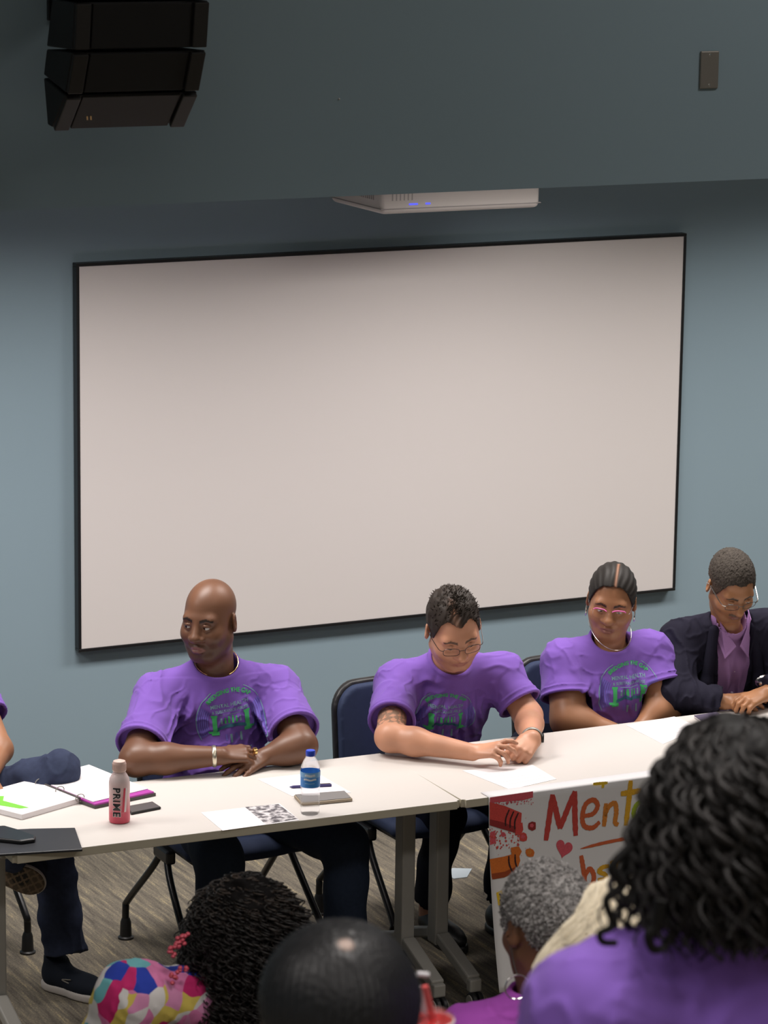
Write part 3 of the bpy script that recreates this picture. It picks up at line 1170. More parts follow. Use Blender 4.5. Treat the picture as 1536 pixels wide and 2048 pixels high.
def logo_layers():
    """flat artwork of the shirt front: (material index, V2, F)"""
    out = []

    def arc(r, a0, a1, w, mi, n=48, cx=0, cy=0):
        V, F = [], []
        for i in range(n + 1):
            a = math.radians(a0 + (a1 - a0) * i / n)
            for rr in (r - w / 2, r + w / 2):
                V.append((cx + rr * math.cos(a), cy + rr * math.sin(a)))
        for i in range(n):
            F.append([2 * i, 2 * i + 1, 2 * i + 3, 2 * i + 2])
        out.append((mi, np.array(V), F))

    def rect(x0, x1, y0, y1, mi, n=8, sh=0.0):
        V, F = [], []
        for i in range(n + 1):
            for jx in range(3):
                y = y0 + (y1 - y0) * i / n
                V.append((x0 + (x1 - x0) * jx / 2 + sh * (y - y0), y))
        for i in range(n):
            for jx in range(2):
                b = i * 3 + jx
                F.append([b, b + 1, b + 4, b + 3])
        out.append((mi, np.array(V), F))
    for r in np.arange(0.080, 0.114, 0.0068):
        arc(r, 150, 205, 0.0050, 2)
        arc(r, -25, 28, 0.0050, 2)
    arc(0.117, 28, 62, 0.0022, 1)
    arc(0.117, 120, 208, 0.0026, 1)
    arc(0.117, -28, 20, 0.0022, 1)
    V, F = text_mesh('BRIDGING THE GAP', 0.0185, offset=0.0006)
    r0 = 0.107
    a = V[:, 0] / r0
    out.append((0, np.stack([(r0 + V[:, 1]) * np.sin(a) * 1.0, (r0 + V[:, 1]) * np.cos(a) - 0.006], 1), F))
    V, F = text_mesh('MENTAL HEALTH', 0.0170, offset=0.0003)
    out.append((1, V + [0, 0.055], F))
    V, F = text_mesh('& SUBSTANCE ABUSE', 0.0132, offset=0.0002)
    out.append((1, V + [0, 0.037], F))
    rect(-0.035, 0.035, 0.0245, 0.0262, 1, 1)
    for i in range(6):                                           # row of little figures
        x = -0.0325 + 0.013 * i
        hh = 0.013 + 0.004 * (i in (2, 3))
        rect(x - 0.0035, x + 0.0035, -0.004, -0.004 + hh, 1 if i in (0, 5) else 0, 3)
        arc(0.0016, 0, 360, 0.0032, 1 if i in (0, 5) else 0, 10, x, hh)
    for s in (-1, 1):                                            # bridge towers
        rect(s * 0.056 - 0.0075, s * 0.056 + 0.0075, -0.036, 0.026, 0, 10)
        rect(s * 0.056 - 0.0105, s * 0.056 + 0.0105, 0.020, 0.028, 0, 2)
        rect(s * 0.056 - 0.013, s * 0.056 + 0.013, -0.040, -0.028, 0, 3)
        rect(s * 0.066 - 0.010, s * 0.066 + 0.010, -0.034, -0.026, 0, 2, 0.6 * s)
    V, F = [], []
    n = 40
    for i in range(n + 1):                                       # deck
        x = -0.052 + 0.104 * i / n
        y = -0.022 - 0.010 * (1 - (x / 0.052) ** 2) * -1
        V += [(x, y - 0.0055), (x, y + 0.0055)]
    F = [[2 * i, 2 * i + 1, 2 * i + 3, 2 * i + 2] for i in range(n)]
    out.append((3, np.array(V), F))
    for i, x in enumerate((-0.024, -0.008, 0.010, 0.026)):
        rect(x, x + 0.007, -0.062 - 0.008 * (i % 2), -0.040, 1 if i % 2 else 2, 5)
    arc(0.117, 238, 302, 0.0035, 1)
    arc(0.108, 245, 295, 0.0035, 2)
    return out


LOGO = logo_layers()


def put_logo(shirt, O, R, parent, scale=1.0, rot=0.0, name='shirt_print', layers=None, mats=None):
    me = shirt.data
    n = len(me.vertices)
    co = np.empty(n * 3, np.float32)
    me.vertices.foreach_get('co', co)
    bvh = BVHTree.FromPolygons([Vector(v) for v in co.reshape(-1, 3)], [list(p.vertices) for p in me.polygons])
    f = R[:, 1]
    V, F, MI = [], [], []
    c, s = math.cos(rot), math.sin(rot)
    for mi, v2, fs in (layers or LOGO):
        hit = {}
        for i, (a, b) in enumerate(v2 * scale):
            a, b = a * c - b * s, a * s + b * c
            o = O - R[:, 0] * a + R[:, 2] * b + f * 0.4       # person's right is the picture's left
            loc, no, _, _ = bvh.ray_cast(Vector(o), Vector(-f), 0.8)
            if loc is not None:
                hit[i] = len(V)
                V.append(np.array(loc) + np.array(no) * (0.0012 + 0.0004 * (mi != 2)))
        for q in fs:
            if all(k in hit for k in q):
                F.append([hit[k] for k in q])
                MI.append(mi)
    m = np_mesh(name, V, F)
    o = link(name, m, parent, mats or [M_PG, M_PL, M_PS, M_PT])
    for i, p in enumerate(o.data.polygons):
        p.material_index = MI[i]
    return o


def lerp(a, b, t):
    return np.asarray(a) * (1 - t) + np.asarray(b) * t


def creases(q, seed):
    """cloth creases: thin ridges where a slow noise crosses zero"""
    n1 = sines(q * [1.0, 0.6, 0.75], seed, 30) + 0.35 * sines(q, seed + 1, 75)
    n2 = sines(q * [0.7, 0.6, 1.2], seed + 2, 46) + 0.3 * sines(q, seed + 3, 110)
    return 1.5 * (1 - np.minimum(np.abs(n1) * 2.4, 1)) ** 2 + 1.0 * (1 - np.minimum(np.abs(n2) * 2.6, 1)) ** 2 + 0.8 * sines(q, seed + 4, 38) - 0.6


def tee(S, R, JR, JL, ER, EL, neck, tR=0.62, tL=0.62, chest=(0.17, 0.12, 0.19), belly=(0.175, 0.15, 0.19), rs=(0.080, 0.078), rn=0.068, bz=-0.34, by=0.05,
        seglist=(), h=0.0038, seed=1, waist=-0.50, wr=0.0036):
    P = lambda x, y, z: S + R @ np.array([x, y, z])
    pts = np.array([JR, JL, lerp(JR, ER, tR), lerp(JL, EL, tL), P(0.2, 0.2, waist - 0.1), P(-0.2, -0.2, waist - 0.1), P(0.2, -0.2, 0.1), P(-0.2, 0.24, 0.1), neck])
    v = Vol(pts.min(0) - 0.12, pts.max(0) + 0.12, h)
    v.cap(JR, JL, rs[0] * 0.80, k=0)
    v.ell(P(0, 0.020, -0.13), chest, R, 0.06)
    v.ell(P(0, by, bz), belly, R, 0.08)
    v.ell(P(0, 0.0, waist), (belly[0] * 1.0, belly[1] * 0.95, 0.14), R, 0.08)
    nb = neck
    for J, sd in ((JR, 1), (JL, -1)):
        v.cap(nb + R[:, 0] * sd * (rn - 0.045) - R[:, 2] * 0.030 - R[:, 1] * 0.012, J + R[:, 2] * (rs[0] - 0.066), 0.052, 0.064, 0.045)
    v.cap(nb - R[:, 2] * 0.05, P(0, 0.01, -0.06), rn, rn + 0.02, 0.05)
    for J, E, t in ((JR, ER, tR), (JL, EL, tL)):
        d = nrm(E - J)
        H = lerp(J, E, t)
        v.cap(J, H + d * 0.10, rs[0], rs[1] + 0.10 * (rs[1] - rs[0]) / np.linalg.norm(H - J), 0.045, cut=[(H, d)])
        v.torus(H - d * 0.006, d, rs[1] + 0.0005, 0.0035, 0.004)
        v.torus(H - d * 0.026, d, rs[1] - 0.0005, 0.0022, 0.004)
    v.plane_cut(P(0, 0, waist - 0.06), -R[:, 2])
    if seglist:
        folds(v, S, R, seglist)
    if wr:
        hems = [lerp(JR, ER, tR), lerp(JL, EL, tL)]

        def cr(Q):
            f = np.ones(len(Q))
            for J, Hh in ((JR, hems[0]), (JL, hems[1])):
                d = nrm(Hh - J)
                f *= 1 - np.clip((0.06 - np.abs((Q - Hh) @ d)) / 0.04, 0, 1) * (np.linalg.norm(Q - Hh, axis=1) < 0.13)
            f *= np.clip((np.linalg.norm(Q - nb, axis=1) - 0.10) / 0.05, 0, 1)
            return wr * f * creases((Q - S) @ R, seed)
        v.displace(cr, 0.03)
    for J, E, t in ((JR, ER, tR), (JL, EL, tL)):
        d = nrm(E - J)
        H = lerp(J, E, t)
        v.cap(H - d * 0.03, H + d * 0.06, rs[1] - 0.009, k=0.0, op='sub', cut=[(H - d * 0.025, -d)])
    return v


def collar(v, neck, axis, rn, sx=1.0, lateral=None, dz=0.0):
    axis = nrm(axis)
    c = neck + axis * dz
    v.cap(c - axis * 0.030, c + axis * 0.14, rn, rn * 1.02, k=0.004, op='sub')
    v.torus(c + axis * 0.002, axis, rn + 0.003, 0.0075, 0.006)
    return v


def tubes_mesh(name, paths, radii, sides=4, cols=None):
    """many strands in one mesh; paths (n, m, 3), radii (n, m)"""
    P = np.asarray(paths, float)
    n, m, _ = P.shape
    Rr = np.broadcast_to(np.asarray(radii, float), (n, m))
    Tn = np.gradient(P, axis=1)
    Tn /= np.linalg.norm(Tn, axis=2, keepdims=True) + 1e-12
    ref = np.zeros_like(Tn)
    ref[..., 2] = 1
    bad = np.abs(Tn[..., 2]) > 0.95
    ref[bad] = [1, 0, 0]
    a = np.cross(Tn, ref)
    a /= np.linalg.norm(a, axis=2, keepdims=True) + 1e-12
    b = np.cross(Tn, a)
    ang = np.arange(sides) * 2 * math.pi / sides
    V = P[:, :, None, :] + Rr[:, :, None, None] * (a[:, :, None, :] * np.cos(ang)[None, None, :, None] + b[:, :, None, :] * np.sin(ang)[None, None, :, None])
    V = V.reshape(-1, 3)
    base = (np.arange(n) * m * sides)[:, None, None] + (np.arange(m - 1) * sides)[None, :, None]
    k = np.arange(sides)[None, None, :]
    k2 = (k + 1) % sides
    F = np.stack([base + k, base + k2, base + sides + k2, base + sides + k], -1).reshape(-1, 4)
    C = None
    if cols is not None:
        C = np.repeat(np.asarray(cols), m * sides, axis=0)
    return np_mesh(name, V, F, cols=C)


def glasses(H, parent, mrim, hw=0.024, hh=0.0165, y=0.106, z=0.001, rr=0.0011, name='glasses', mtop=None, mtemple=None, rt=0.0015, top_r=0.0018, bar=(15, 165)):
    def rim(s, a0, a1, n=26):
        pts = []
        for i in range(n + 1):
            a = math.radians(a0 + (a1 - a0) * i / n)
            ca, sa = math.cos(a), math.sin(a)
            e = 0.62
            x = hw * math.copysign(abs(ca) ** e, ca)
            zz = hh * math.copysign(abs(sa) ** e, sa)
            pts.append(H.L(s * 0.034 + x, y - 0.18 * (abs(s * 0.034 + x) - 0.02), z + zz))
        return pts
    g = None
    mb = MB()
    for s in (-1, 1):
        mb.tube(rim(s, 0, 360), rr, 6, cap=False)
    mb.tube([H.L(-0.011, y + 0.001, z + 0.004), H.L(0, y + 0.003, z + 0.006), H.L(0.011, y + 0.001, z + 0.004)], rr * 1.2, 6)
    g = mb.build(name, mrim, parent, smooth=True)
    if mtop:
        for s in (-1, 1):
            mb = MB()
            mb.tube(rim(s, *bar), top_r, 6)
            mb.build('brow_bar', mtop, g, smooth=True)
    for s in (-1, 1):
        mb = MB()
        mb.tube(smooth_path([H.L(s * 0.058, y - 0.007, z + 0.006), H.L(s * 0.071, y - 0.02, z + 0.007), H.L(s * 0.082, 0.02, z + 0.010), H.L(s * 0.084, -0.01, z + 0.008), H.L(s * 0.083, -0.03, z - 0.01)], 5), rt, 6)
        mb.build('temple', mtemple or mrim, g, smooth=True)
    for s in (-1, 1):
        P = rim(s, 0, 345, 23)
        nn = H.R[:, 1] * 0.0006
        mb = MB()
        mb.prism(P, -nn, nn)
        mb.build('lens', M_LENS, g)
    return g


def skin_obj(name, v, parent, colours, relax=1):
    V, Q = v.mesh(relax)
    return link(name, np_mesh(name, V, Q, cols=colours(V)), parent, M_SKIN)


def leg_vol(hip, knee, ankle, r=(0.085, 0.065, 0.055), h=0.006, mid=None):
    pts = np.array([hip, knee, ankle])
    v = Vol(pts.min(0) - 0.13, pts.max(0) + 0.13, h)
    return v


def trousers(parent, hips, knees, ankles, m, r=(0.090, 0.068, 0.060), seed=4, h=0.006, wr=0.006):
    pts = np.array(list(hips) + list(knees) + list(ankles))
    v = Vol(pts.min(0) - 0.14, pts.max(0) + 0.14, h)
    v.cap(hips[0], hips[1], 0.115, k=0.05)
    for a, b, c in zip(hips, knees, ankles):
        v.cap(a, b, r[0] * 1.05, r[1] * 1.02, 0.05)
        d = nrm(c - b)
        v.cap(b, c + d * 0.1, r[1], r[2], 0.03, cut=[(c, d)])
        v.torus(c - d * 0.006, d, r[2] - 0.001, 0.004, 0.004)
    v.displace(lambda Q: wr * sines(Q * [1, 1, 1.8], seed, 30), 0.03)
    for b, c in zip(knees, ankles):
        d = nrm(c - b)
        v.cap(c - d * 0.03, c + d * 0.06, r[2] - 0.008, k=0, op='sub')
    return link('trousers', np_mesh('trousers', *v.mesh(1)), parent, m)


def shoe(parent, heel, d, m_up, m_sole, L=0.285, z=0.0, ankle=True, name='shoe'):
    """shoe on the floor: heel point, heading d"""
    d = nrm([d[0], d[1], 0])
    l = np.array([-d[1], d[0], 0])
    R = np.stack([l, d, [0, 0, 1.0]], 1)
    P = lambda x, y, zz: np.array([heel[0], heel[1], z]) + R @ np.array([x, y, zz])
    lo = np.minimum(P(0, 0, 0), P(0, L, 0)) - 0.09
    hi = np.maximum(P(0, 0, 0), P(0, L, 0)) + 0.09
    lo[2], hi[2] = z - 0.02, z + 0.17
    v = Vol(lo, hi, 0.005)
    v.ell(P(0, 0.055, 0.055), (0.037, 0.055, 0.050), R, 0)
    v.ell(P(0, 0.185, 0.042), (0.046, 0.095, 0.034), R, 0.04)
    v.cap(P(0, 0.06, 0.06), P(0, 0.19, 0.045), 0.038, 0.032, 0.03)
    if ankle:
        v.cap(P(0, 0.06, 0.06), P(0, 0.055, 0.115), 0.040, 0.042, 0.02, cut=[(P(0, 0.05, 0.118), np.array([0, 0, 1.0]) + 0.25 * d)])
    v.plane_cut(P(0, 0, 0.022), [0, 0, -1])
    up = link(name, np_mesh(name, *v.mesh(1)), parent, m_up)
    v = Vol(lo, hi, 0.005)
    v.ell(P(0, 0.060, 0.016), (0.042, 0.064, 0.060), R, 0)
    v.ell(P(0, 0.185, 0.016), (0.050, 0.103, 0.060), R, 0.04)
    v.plane_cut(P(0, 0, 0.030), [0, 0.0, 1])
    v.plane_cut(P(0, 0, 0.001), [0, 0, -1])
    link('sole', np_mesh('sole', *v.mesh(1)), up, m_sole)
    return up
# ------------------------------------------------------------------ person 1: bald, purple T-shirt, arms crossed on the table edge
def person_root(x, y, label, z=0.0):
    return empty('person', (x, y, z), label, 'person')


def cuff_ring(name, c, axis, r, t, m, parent, label, flat=1.6):
    mb = MB()
    axis = nrm(axis)
    a = nrm(np.cross(axis, [0.1, 0.2, 0.97]))
    b = np.cross(axis, a)
    n, k = 36, 8
    V, F = [], []
    for i in range(n):
        w = 2 * math.pi * i / n
        rd = a * math.cos(w) + b * math.sin(w)
        for j in range(k):
            q = 2 * math.pi * j / k
            V.append(c + rd * (r + t * math.cos(q)) + axis * t * flat * math.sin(q))
    for i in range(n):
        for j in range(k):
            F.append([i * k + j, i * k + (j + 1) % k, ((i + 1) % n) * k + (j + 1) % k, ((i + 1) % n) * k + j])
    mb.add(V, F)
    return tag(mb.build(name, m, parent, smooth=True), label)


def bald_person():
    body_dir = facing(10)
    R = frame(body_dir, pitch=8)
    S = A(432, 1366, -1.43)
    JR, JL = A(316, 1394, -1.40), A(552, 1380, -1.46)
    ER, WR = T(272, 1520, 0.790), T(440, 1512, 0.800)
    EL, WL = T(602, 1492, 0.800), T(528, 1514, 0.772)
    root = person_root(S[0], S[1], 'bald person in a purple T-shirt, looking left, hands crossed on the table edge')
    H = Head(A(419, 1240, -1.47), frame(facing(-24), pitch=6, roll=0), (1.06, 1.05, 1.06), jaw=1.30, cheek=1.12, nose=1.22, lips=1.25)
    nb = S + R @ np.array([0.004, 0.020, 0.078])
    # skin
    allp = np.array([ER, EL, WR, WL, H.L(0, 0, 0.13), S, H.L(0, 0.12, 0), T(480, 1560, 0.74)])
    v = Vol(allp.min(0) - 0.14, allp.max(0) + 0.14, 0.0034)
    H.grow(v)
    v.cap(H.L(0, -0.022, -0.03), nb - R[:, 2] * 0.05, 0.062, 0.064, 0.03)
    v.cap(H.L(0, 0.030, -0.098), H.L(0, -0.005, -0.115), 0.030, 0.042, 0.03)
    v.cap(JR, JL, 0.055, k=0.03)
    v.cap(nb - R[:, 2] * 0.07, S - R[:, 2] * 0.10, 0.05, 0.07, 0.03)
    v.chain([JR, ER], [0.062, 0.052], 0.02)
    v.chain([ER, lerp(ER, WR, 0.35), WR], [0.051, 0.049, 0.031], 0.03)
    v.chain([JL, EL], [0.062, 0.052], 0.02)
    v.chain([EL, lerp(EL, WL, 0.4), WL], [0.051, 0.046, 0.031], 0.03)
    up = np.array([0, 0, 1.0])
    tR, tL = [], []
    hand(v, WR, T(520, 1502, 0.800) - WR, up + 0.55 * facing(0), -1, [(18, 40, 25), (22, 42, 30), (26, 44, 30), (30, 46, 30)], 1.02, 0.08, tips=tR)
    hand(v, WL, T(468, 1541, 0.752) - WL, up * 0.9 + 0.45 * facing(0), 1, [(4, 12, 12), (6, 14, 12), (8, 16, 12), (8, 18, 14)], 1.02, 0.22, tips=tL)
    skin_obj('body', v, root, lambda V: H.colours(V, (0.155, 0.070, 0.038), (0.27, 0.12, 0.10), (0.020, 0.012, 0.008), (0.035, 0.018, 0.012), 0.45))
    H.eyes(root, gaze=(24, 0), open_=0.72, iris=(0.02, 0.010, 0.007))
    # shirt
    seg = [((0.13, -0.07), (0.20, -0.15), 0.006, 0.008), ((0.115, -0.10), (0.175, -0.19), 0.006, 0.008), ((0.12, -0.16), (0.205, -0.22), 0.006, 0.008),
           ((0.13, -0.20), (0.215, -0.245), 0.005, 0.008), ((0.115, -0.02), (0.145, -0.12), 0.005, 0.008), ((0.085, -0.015), (0.12, -0.10), 0.004, 0.009),
           ((-0.10, -0.05), (-0.155, -0.16), 0.006, 0.008), ((-0.125, -0.06), (-0.175, -0.15), 0.006, 0.008), ((-0.14, -0.17), (-0.20, -0.13), 0.006, 0.008),
           ((-0.145, -0.20), (-0.215, -0.165), 0.006, 0.008), ((-0.09, -0.02), (-0.12, -0.09), 0.005, 0.009),
           ((-0.02, -0.225), (-0.145, -0.205), 0.006, 0.010), ((0.02, -0.250), (-0.135, -0.235), 0.007, 0.011), ((0.10, -0.27), (-0.02, -0.245), 0.006, 0.011),
           ((0.05, -0.29), (-0.12, -0.285), 0.005, 0.011), ((0.14, -0.20), (0.12, -0.30), 0.006, 0.010), ((0.06, 0.0), (0.02, -0.07), 0.003, 0.012)]
    v = tee(S, R, JR, JL, ER, EL, nb, 0.78, 0.75, chest=(0.175, 0.125, 0.19), belly=(0.180, 0.165, 0.19), rs=(0.078, 0.086), rn=0.076, by=0.045, seglist=seg, seed=11)
    collar(v, nb, R[:, 2] * 0.9 + R[:, 1] * 0.36, 0.076)
    sh = link('t_shirt', np_mesh('t_shirt', *v.mesh(1)), root, M_TEE)
    lc = A(464, 1448, -1.58)
    put_logo(sh, lc, R, sh, 1.0, rot=0.10)
    cuff_ring('bracelet', lerp(ER, WR, 0.93), WR - ER, 0.034, 0.0032, mat('bracelet_silver', (0.72, 0.66, 0.52), 0.3, metal=0.9), root, 'pale metal bracelet', 2.2)
    k = A(517, 1507, -1.75)
    mb = MB()
    hx = nrm(T(520, 1502, 0.800) - WR)
    c = WR + hx * 0.128 + up * 0.006 - VH * 0.012
    mb.lathe(c, [(0.0108, -0.005), (0.0125, -0.004), (0.0130, 0.004), (0.0108, 0.005)], 20, R=np.stack([nrm(np.cross(hx, up)), up, hx], 1))
    mb.box(c + nrm(up - VH) * 0.013, (0.012, 0.012, 0.010), bev=0.003)
    tag(mb.build('ring', M_GOLD, root, smooth=True), 'chunky gold ring')
    mb = MB()
    pts = []
    for i in range(25):
        a = math.radians(-150 + 300 * i / 24)
        ax = nrm(R[:, 2] * 0.9 + R[:, 1] * 0.42)
        fy = nrm(np.cross(ax, R[:, 0]) * -1)
        pts.append(nb + ax * 0.017 + 0.074 * (R[:, 0] * math.sin(a) - fy * -math.cos(a)))
    mb.tube(pts, 0.0015, 6)
    tag(mb.build('neck_chain', M_GOLD, root, smooth=True), 'thin gold neck chain')
    # legs
    hipc = np.array([0.0, -1.40, 0.54])
    kR, kL = A(437, 1672, -1.86), A(690, 1655, -1.92)
    kR[2] = kL[2] = 0.50
    aR, aL = A(440, 1858, -1.90), A(692, 1845, -1.94)
    aR[2] = aL[2] = 0.085
    trousers(root, [hipc + [-0.10, 0, 0], hipc + [0.10, 0, 0]], [kR, kL], [aR, aL], M_JEAN, r=(0.095, 0.078, 0.070))
    for a in (aR, aL):
        shoe(root, a + [0, 0.06, 0], np.array([0.15, -1, 0]), M_BLKP, mat('pale_sole', (0.45, 0.43, 0.40), 0.6))
    return H


H1 = bald_person()


# ------------------------------------------------------------------ person 2: glasses, tattooed arm, looking at a phone
def phone_person():
    R = frame(facing(22), pitch=20)
    S = A(893, 1352, -1.50)
    JR, JL = A(792, 1368, -1.46), A(1003, 1350, -1.54)
    ER, WR = T(780, 1474, 0.800), T(945, 1505, 0.780)
    EL, WL = A(1056, 1432, -1.66), T(1064, 1478, 0.800)
    root = person_root(S[0], S[1], 'person in a purple T-shirt with short dark hair and glasses, head bent over a phone')
    H = Head(A(907, 1258, -1.66), frame(facing(17), pitch=29, roll=-8), (1.10, 1.07, 1.06), jaw=1.20, cheek=1.12, nose=1.0, lips=0.8)
    nb = S + R @ np.array([0.012, 0.03, 0.092])
    allp = np.array([ER, EL, WR, WL, H.L(0, 0, 0.14), S, H.L(0, 0.13, -0.1), T(1045, 1535, 0.74)])
    v = Vol(allp.min(0) - 0.14, allp.max(0) + 0.14, 0.0034)
    H.grow(v)
    v.cap(H.L(0, -0.030, -0.04), nb - R[:, 2] * 0.05, 0.057, 0.060, 0.03)
    v.cap(H.L(0, 0.025, -0.095), H.L(0, -0.02, -0.115), 0.028, 0.040, 0.03)
    v.cap(JR, JL, 0.050, k=0.03)
    v.cap(nb - R[:, 2] * 0.07, S - R[:, 2] * 0.10, 0.05, 0.07, 0.03)
    v.chain([JR, ER], [0.056, 0.047], 0.02)
    v.chain([ER, lerp(ER, WR, 0.3), WR], [0.047, 0.045, 0.029], 0.03)
    v.chain([JL, EL], [0.056, 0.047], 0.02)
    v.chain([EL, lerp(EL, WL, 0.35), WL], [0.047, 0.045, 0.031], 0.03)
    up = np.array([0, 0, 1.0])
    hand(v, WR, T(1000, 1497, 0.805) - WR, up + 0.4 * facing(0), -1, [(-4, 20, 30), (14, 34, 30), (30, 42, 30), (36, 46, 30)], 0.98, 0.20, thumb=(0.8, 0.45, -0.45))
    hand(v, WL, T(1047, 1497, 0.785) - WL, np.array([0, 0, 0.9]) + 0.75 * facing(25), 1, [(62, 88, 60), (64, 90, 60), (66, 92, 60), (68, 92, 60)], 1.06, 0.02, thumb=(0.75, 0.35, -0.6))
    J0, E0 = JR, ER

    def cols(V):
        C = H.colours(V, (0.58, 0.285, 0.175), (0.40, 0.16, 0.12), (0.10, 0.05, 0.03), (0.36, 0.17, 0.11), 0.35)
        # tattoo band on the upper arm
        d = nrm(E0 - J0)
        t = (V - J0) @ d / np.linalg.norm(E0 - J0)
        rad = np.linalg.norm(V - J0 - ((V - J0) @ d)[:, None] * d, axis=1)
        ink = (np.sin(V[:, 0] * 210 + 2 * np.sin(V[:, 2] * 150)) + np.sin(V[:, 2] * 260 + 2 * np.sin(V[:, 1] * 170))) > -0.1
        w = ((t > 0.60) & (t < 0.97) & (rad < 0.075) & ink) * 0.62
        return C * (1 - w[:, None]) + np.array([0.10, 0.10, 0.075]) * w[:, None]
    skin_obj('body', v, root, cols)
    H.eyes(root, gaze=(6, -24), open_=0.12, iris=(0.04, 0.02, 0.012))
    # hair

    def disp(q):
        top = np.clip((q[:, 2] - 0.06) / 0.05, 0, 1)
        st = np.sin(q[:, 0] * 330 + 6 * np.sin(q[:, 1] * 40) + 3 * np.sin(q[:, 2] * 60))
        part = np.exp(-((q[:, 0] - 0.012) / 0.010) ** 2) * np.clip((q[:, 1] - 0.0) / 0.03, 0, 1) * top
        return 0.0014 * st * (0.3 + top) + 0.006 * top * np.clip(0.5 - q[:, 1] / 0.12, 0, 1) - 0.006 * part + 0.002 * sines(q, 5, 150)
    V, Q = H.hair_shell(0.006, [(0, 0.076), (18, 0.086), (35, 0.094), (50, 0.074), (60, 0.030), (70, -0.012), (78, -0.012), (88, 0.030), (110, 0.022), (125, -0.05), (180, -0.075)], disp=disp)
    q = H.loc(V)
    part = np.exp(-((q[:, 0] - 0.012) / 0.011) ** 2) * np.clip((q[:, 1] + 0.01) / 0.03, 0, 1) * np.clip((q[:, 2] - 0.05) / 0.03, 0, 1)
    C = np.array([0.030, 0.021, 0.016]) * (1 - 0.75 * part[:, None]) + np.array([0.22, 0.12, 0.08]) * 0.75 * part[:, None]
    hr = link('hair', np_mesh('hair', V, Q, cols=C), root, attr_mat('dark_hair', 0.6, spec=0.3))
    n = 700
    r = np.random.default_rng(3)
    ph, th = r.uniform(-math.pi, math.pi, n), r.uniform(0.05, 1.25, n)
    d0 = np.stack([np.sin(th) * np.sin(ph), np.sin(th) * np.cos(ph), np.cos(th)], 1)
    base = d0 * [0.081, 0.103, 0.096] + [0, -0.014, 0.040]
    keep = base[:, 1] < 0.055
    base, d0 = base[keep], d0[keep]
    grow = d0 * 0.35 + np.array([-0.55, -0.35, 0.15]) + r.normal(size=(len(base), 3)) * 0.25
    grow /= np.linalg.norm(grow, axis=1, keepdims=True)
    ln = r.uniform(0.006, 0.015, len(base))[:, None]
    Pp = np.stack([base - grow * 0.004, base + grow * ln * 0.5, base + grow * ln + [0.002, 0, -0.001]], 1)
    Pw = np.einsum('ij,nmj->nmi', H.R, Pp * H.s) + H.O
    link('hair_tips', tubes_mesh('hair_tips', Pw, np.array([0.0016, 0.0014, 0.0004])[None, :]), hr, mat('dark_hair_tips', (0.022, 0.016, 0.012), 0.75, spec=0.15))
    glasses(H, root, mat('thin_brown_rim', (0.07, 0.045, 0.04), 0.3, metal=0.4), hw=0.025, hh=0.0155, rr=0.0011, rt=0.0013)
    seg = [((0.09, -0.03), (0.15, -0.12), 0.006, 0.008), ((0.075, -0.05), (0.14, -0.16), 0.006, 0.008), ((0.12, -0.10), (0.19, -0.16), 0.006, 0.008), ((0.115, -0.15), (0.19, -0.195), 0.006, 0.008),
           ((0.055, -0.02), (0.075, -0.22), 0.006, 0.010), ((0.025, -0.03), (0.05, -0.2), 0.004, 0.010), ((-0.03, -0.03), (-0.055, -0.26), 0.006, 0.010), ((-0.06, -0.02), (-0.09, -0.2), 0.006, 0.010),
           ((-0.09, -0.03), (-0.12, -0.15), 0.006, 0.009), ((-0.005, -0.04), (-0.01, -0.2), 0.004, 0.010), ((0.10, -0.2), (0.13, -0.33), 0.006, 0.012), ((0.13, 0.02), (0.08, 0.03), 0.006, 0.010)]
    v = tee(S, R, JR, JL, ER, EL, nb, 0.72, 0.72, chest=(0.165, 0.115, 0.19), belly=(0.165, 0.135, 0.20), rs=(0.072, 0.080), rn=0.072, by=-0.01, seglist=seg, seed=21)
    collar(v, nb, R[:, 2] * 0.9 + R[:, 1] * 0.36, 0.072)
    sh = link('t_shirt', np_mesh('t_shirt', *v.mesh(1)), root, M_TEE)
    put_logo(sh, A(895, 1446, -1.60), R, sh, 0.92, rot=0.03)
    wc = lerp(EL, WL, 0.95)
    wt = cuff_ring('wristwatch', wc, WL - EL, 0.034, 0.0034, M_STEEL, root, 'metal wristwatch', 2.6)
    mb = MB()
    ax = nrm(WL - EL)
    out = nrm(RH - ax * (RH @ ax))
    mb.lathe(wc + out * 0.036, [(0.016, -0.002), (0.017, 0.001), (0.015, 0.005)], 22, R=np.stack([ax, np.cross(out, ax), out], 1))
    mb.build('watch_case', M_BLKP, wt, smooth=True)
    hipc = np.array([0.78, -1.42, 0.54])
    kR, kL = np.array([0.70, -1.72, 0.50]), np.array([0.95, -1.78, 0.50])
    aR, aL = np.array([0.735, -1.56, 0.13]), np.array([0.97, -1.62, 0.13])
    trousers(root, [hipc + [-0.10, 0, 0], hipc + [0.10, 0, 0]], [kR, kL], [aR, aL], M_DARKTR)
    v = Vol(aR - 0.1, aR + 0.2, 0.006)
    v.cap(aR + [0, 0, 0.06], [aR[0], aR[1] + 0.005, 0.055], 0.042, 0.038, 0)
    link('ankle', np_mesh('ankle', *v.mesh(1), cols=np.tile([0.42, 0.20, 0.13], (len(v.mesh(1)[0]), 1))), root, M_SKIN)
    for a in (aR, aL):
        shoe(root, a + [0, 0.055, 0], np.array([0.05, -1, 0]), M_BLKP, M_BLKP, ankle=False)
    return H


H2 = phone_person()


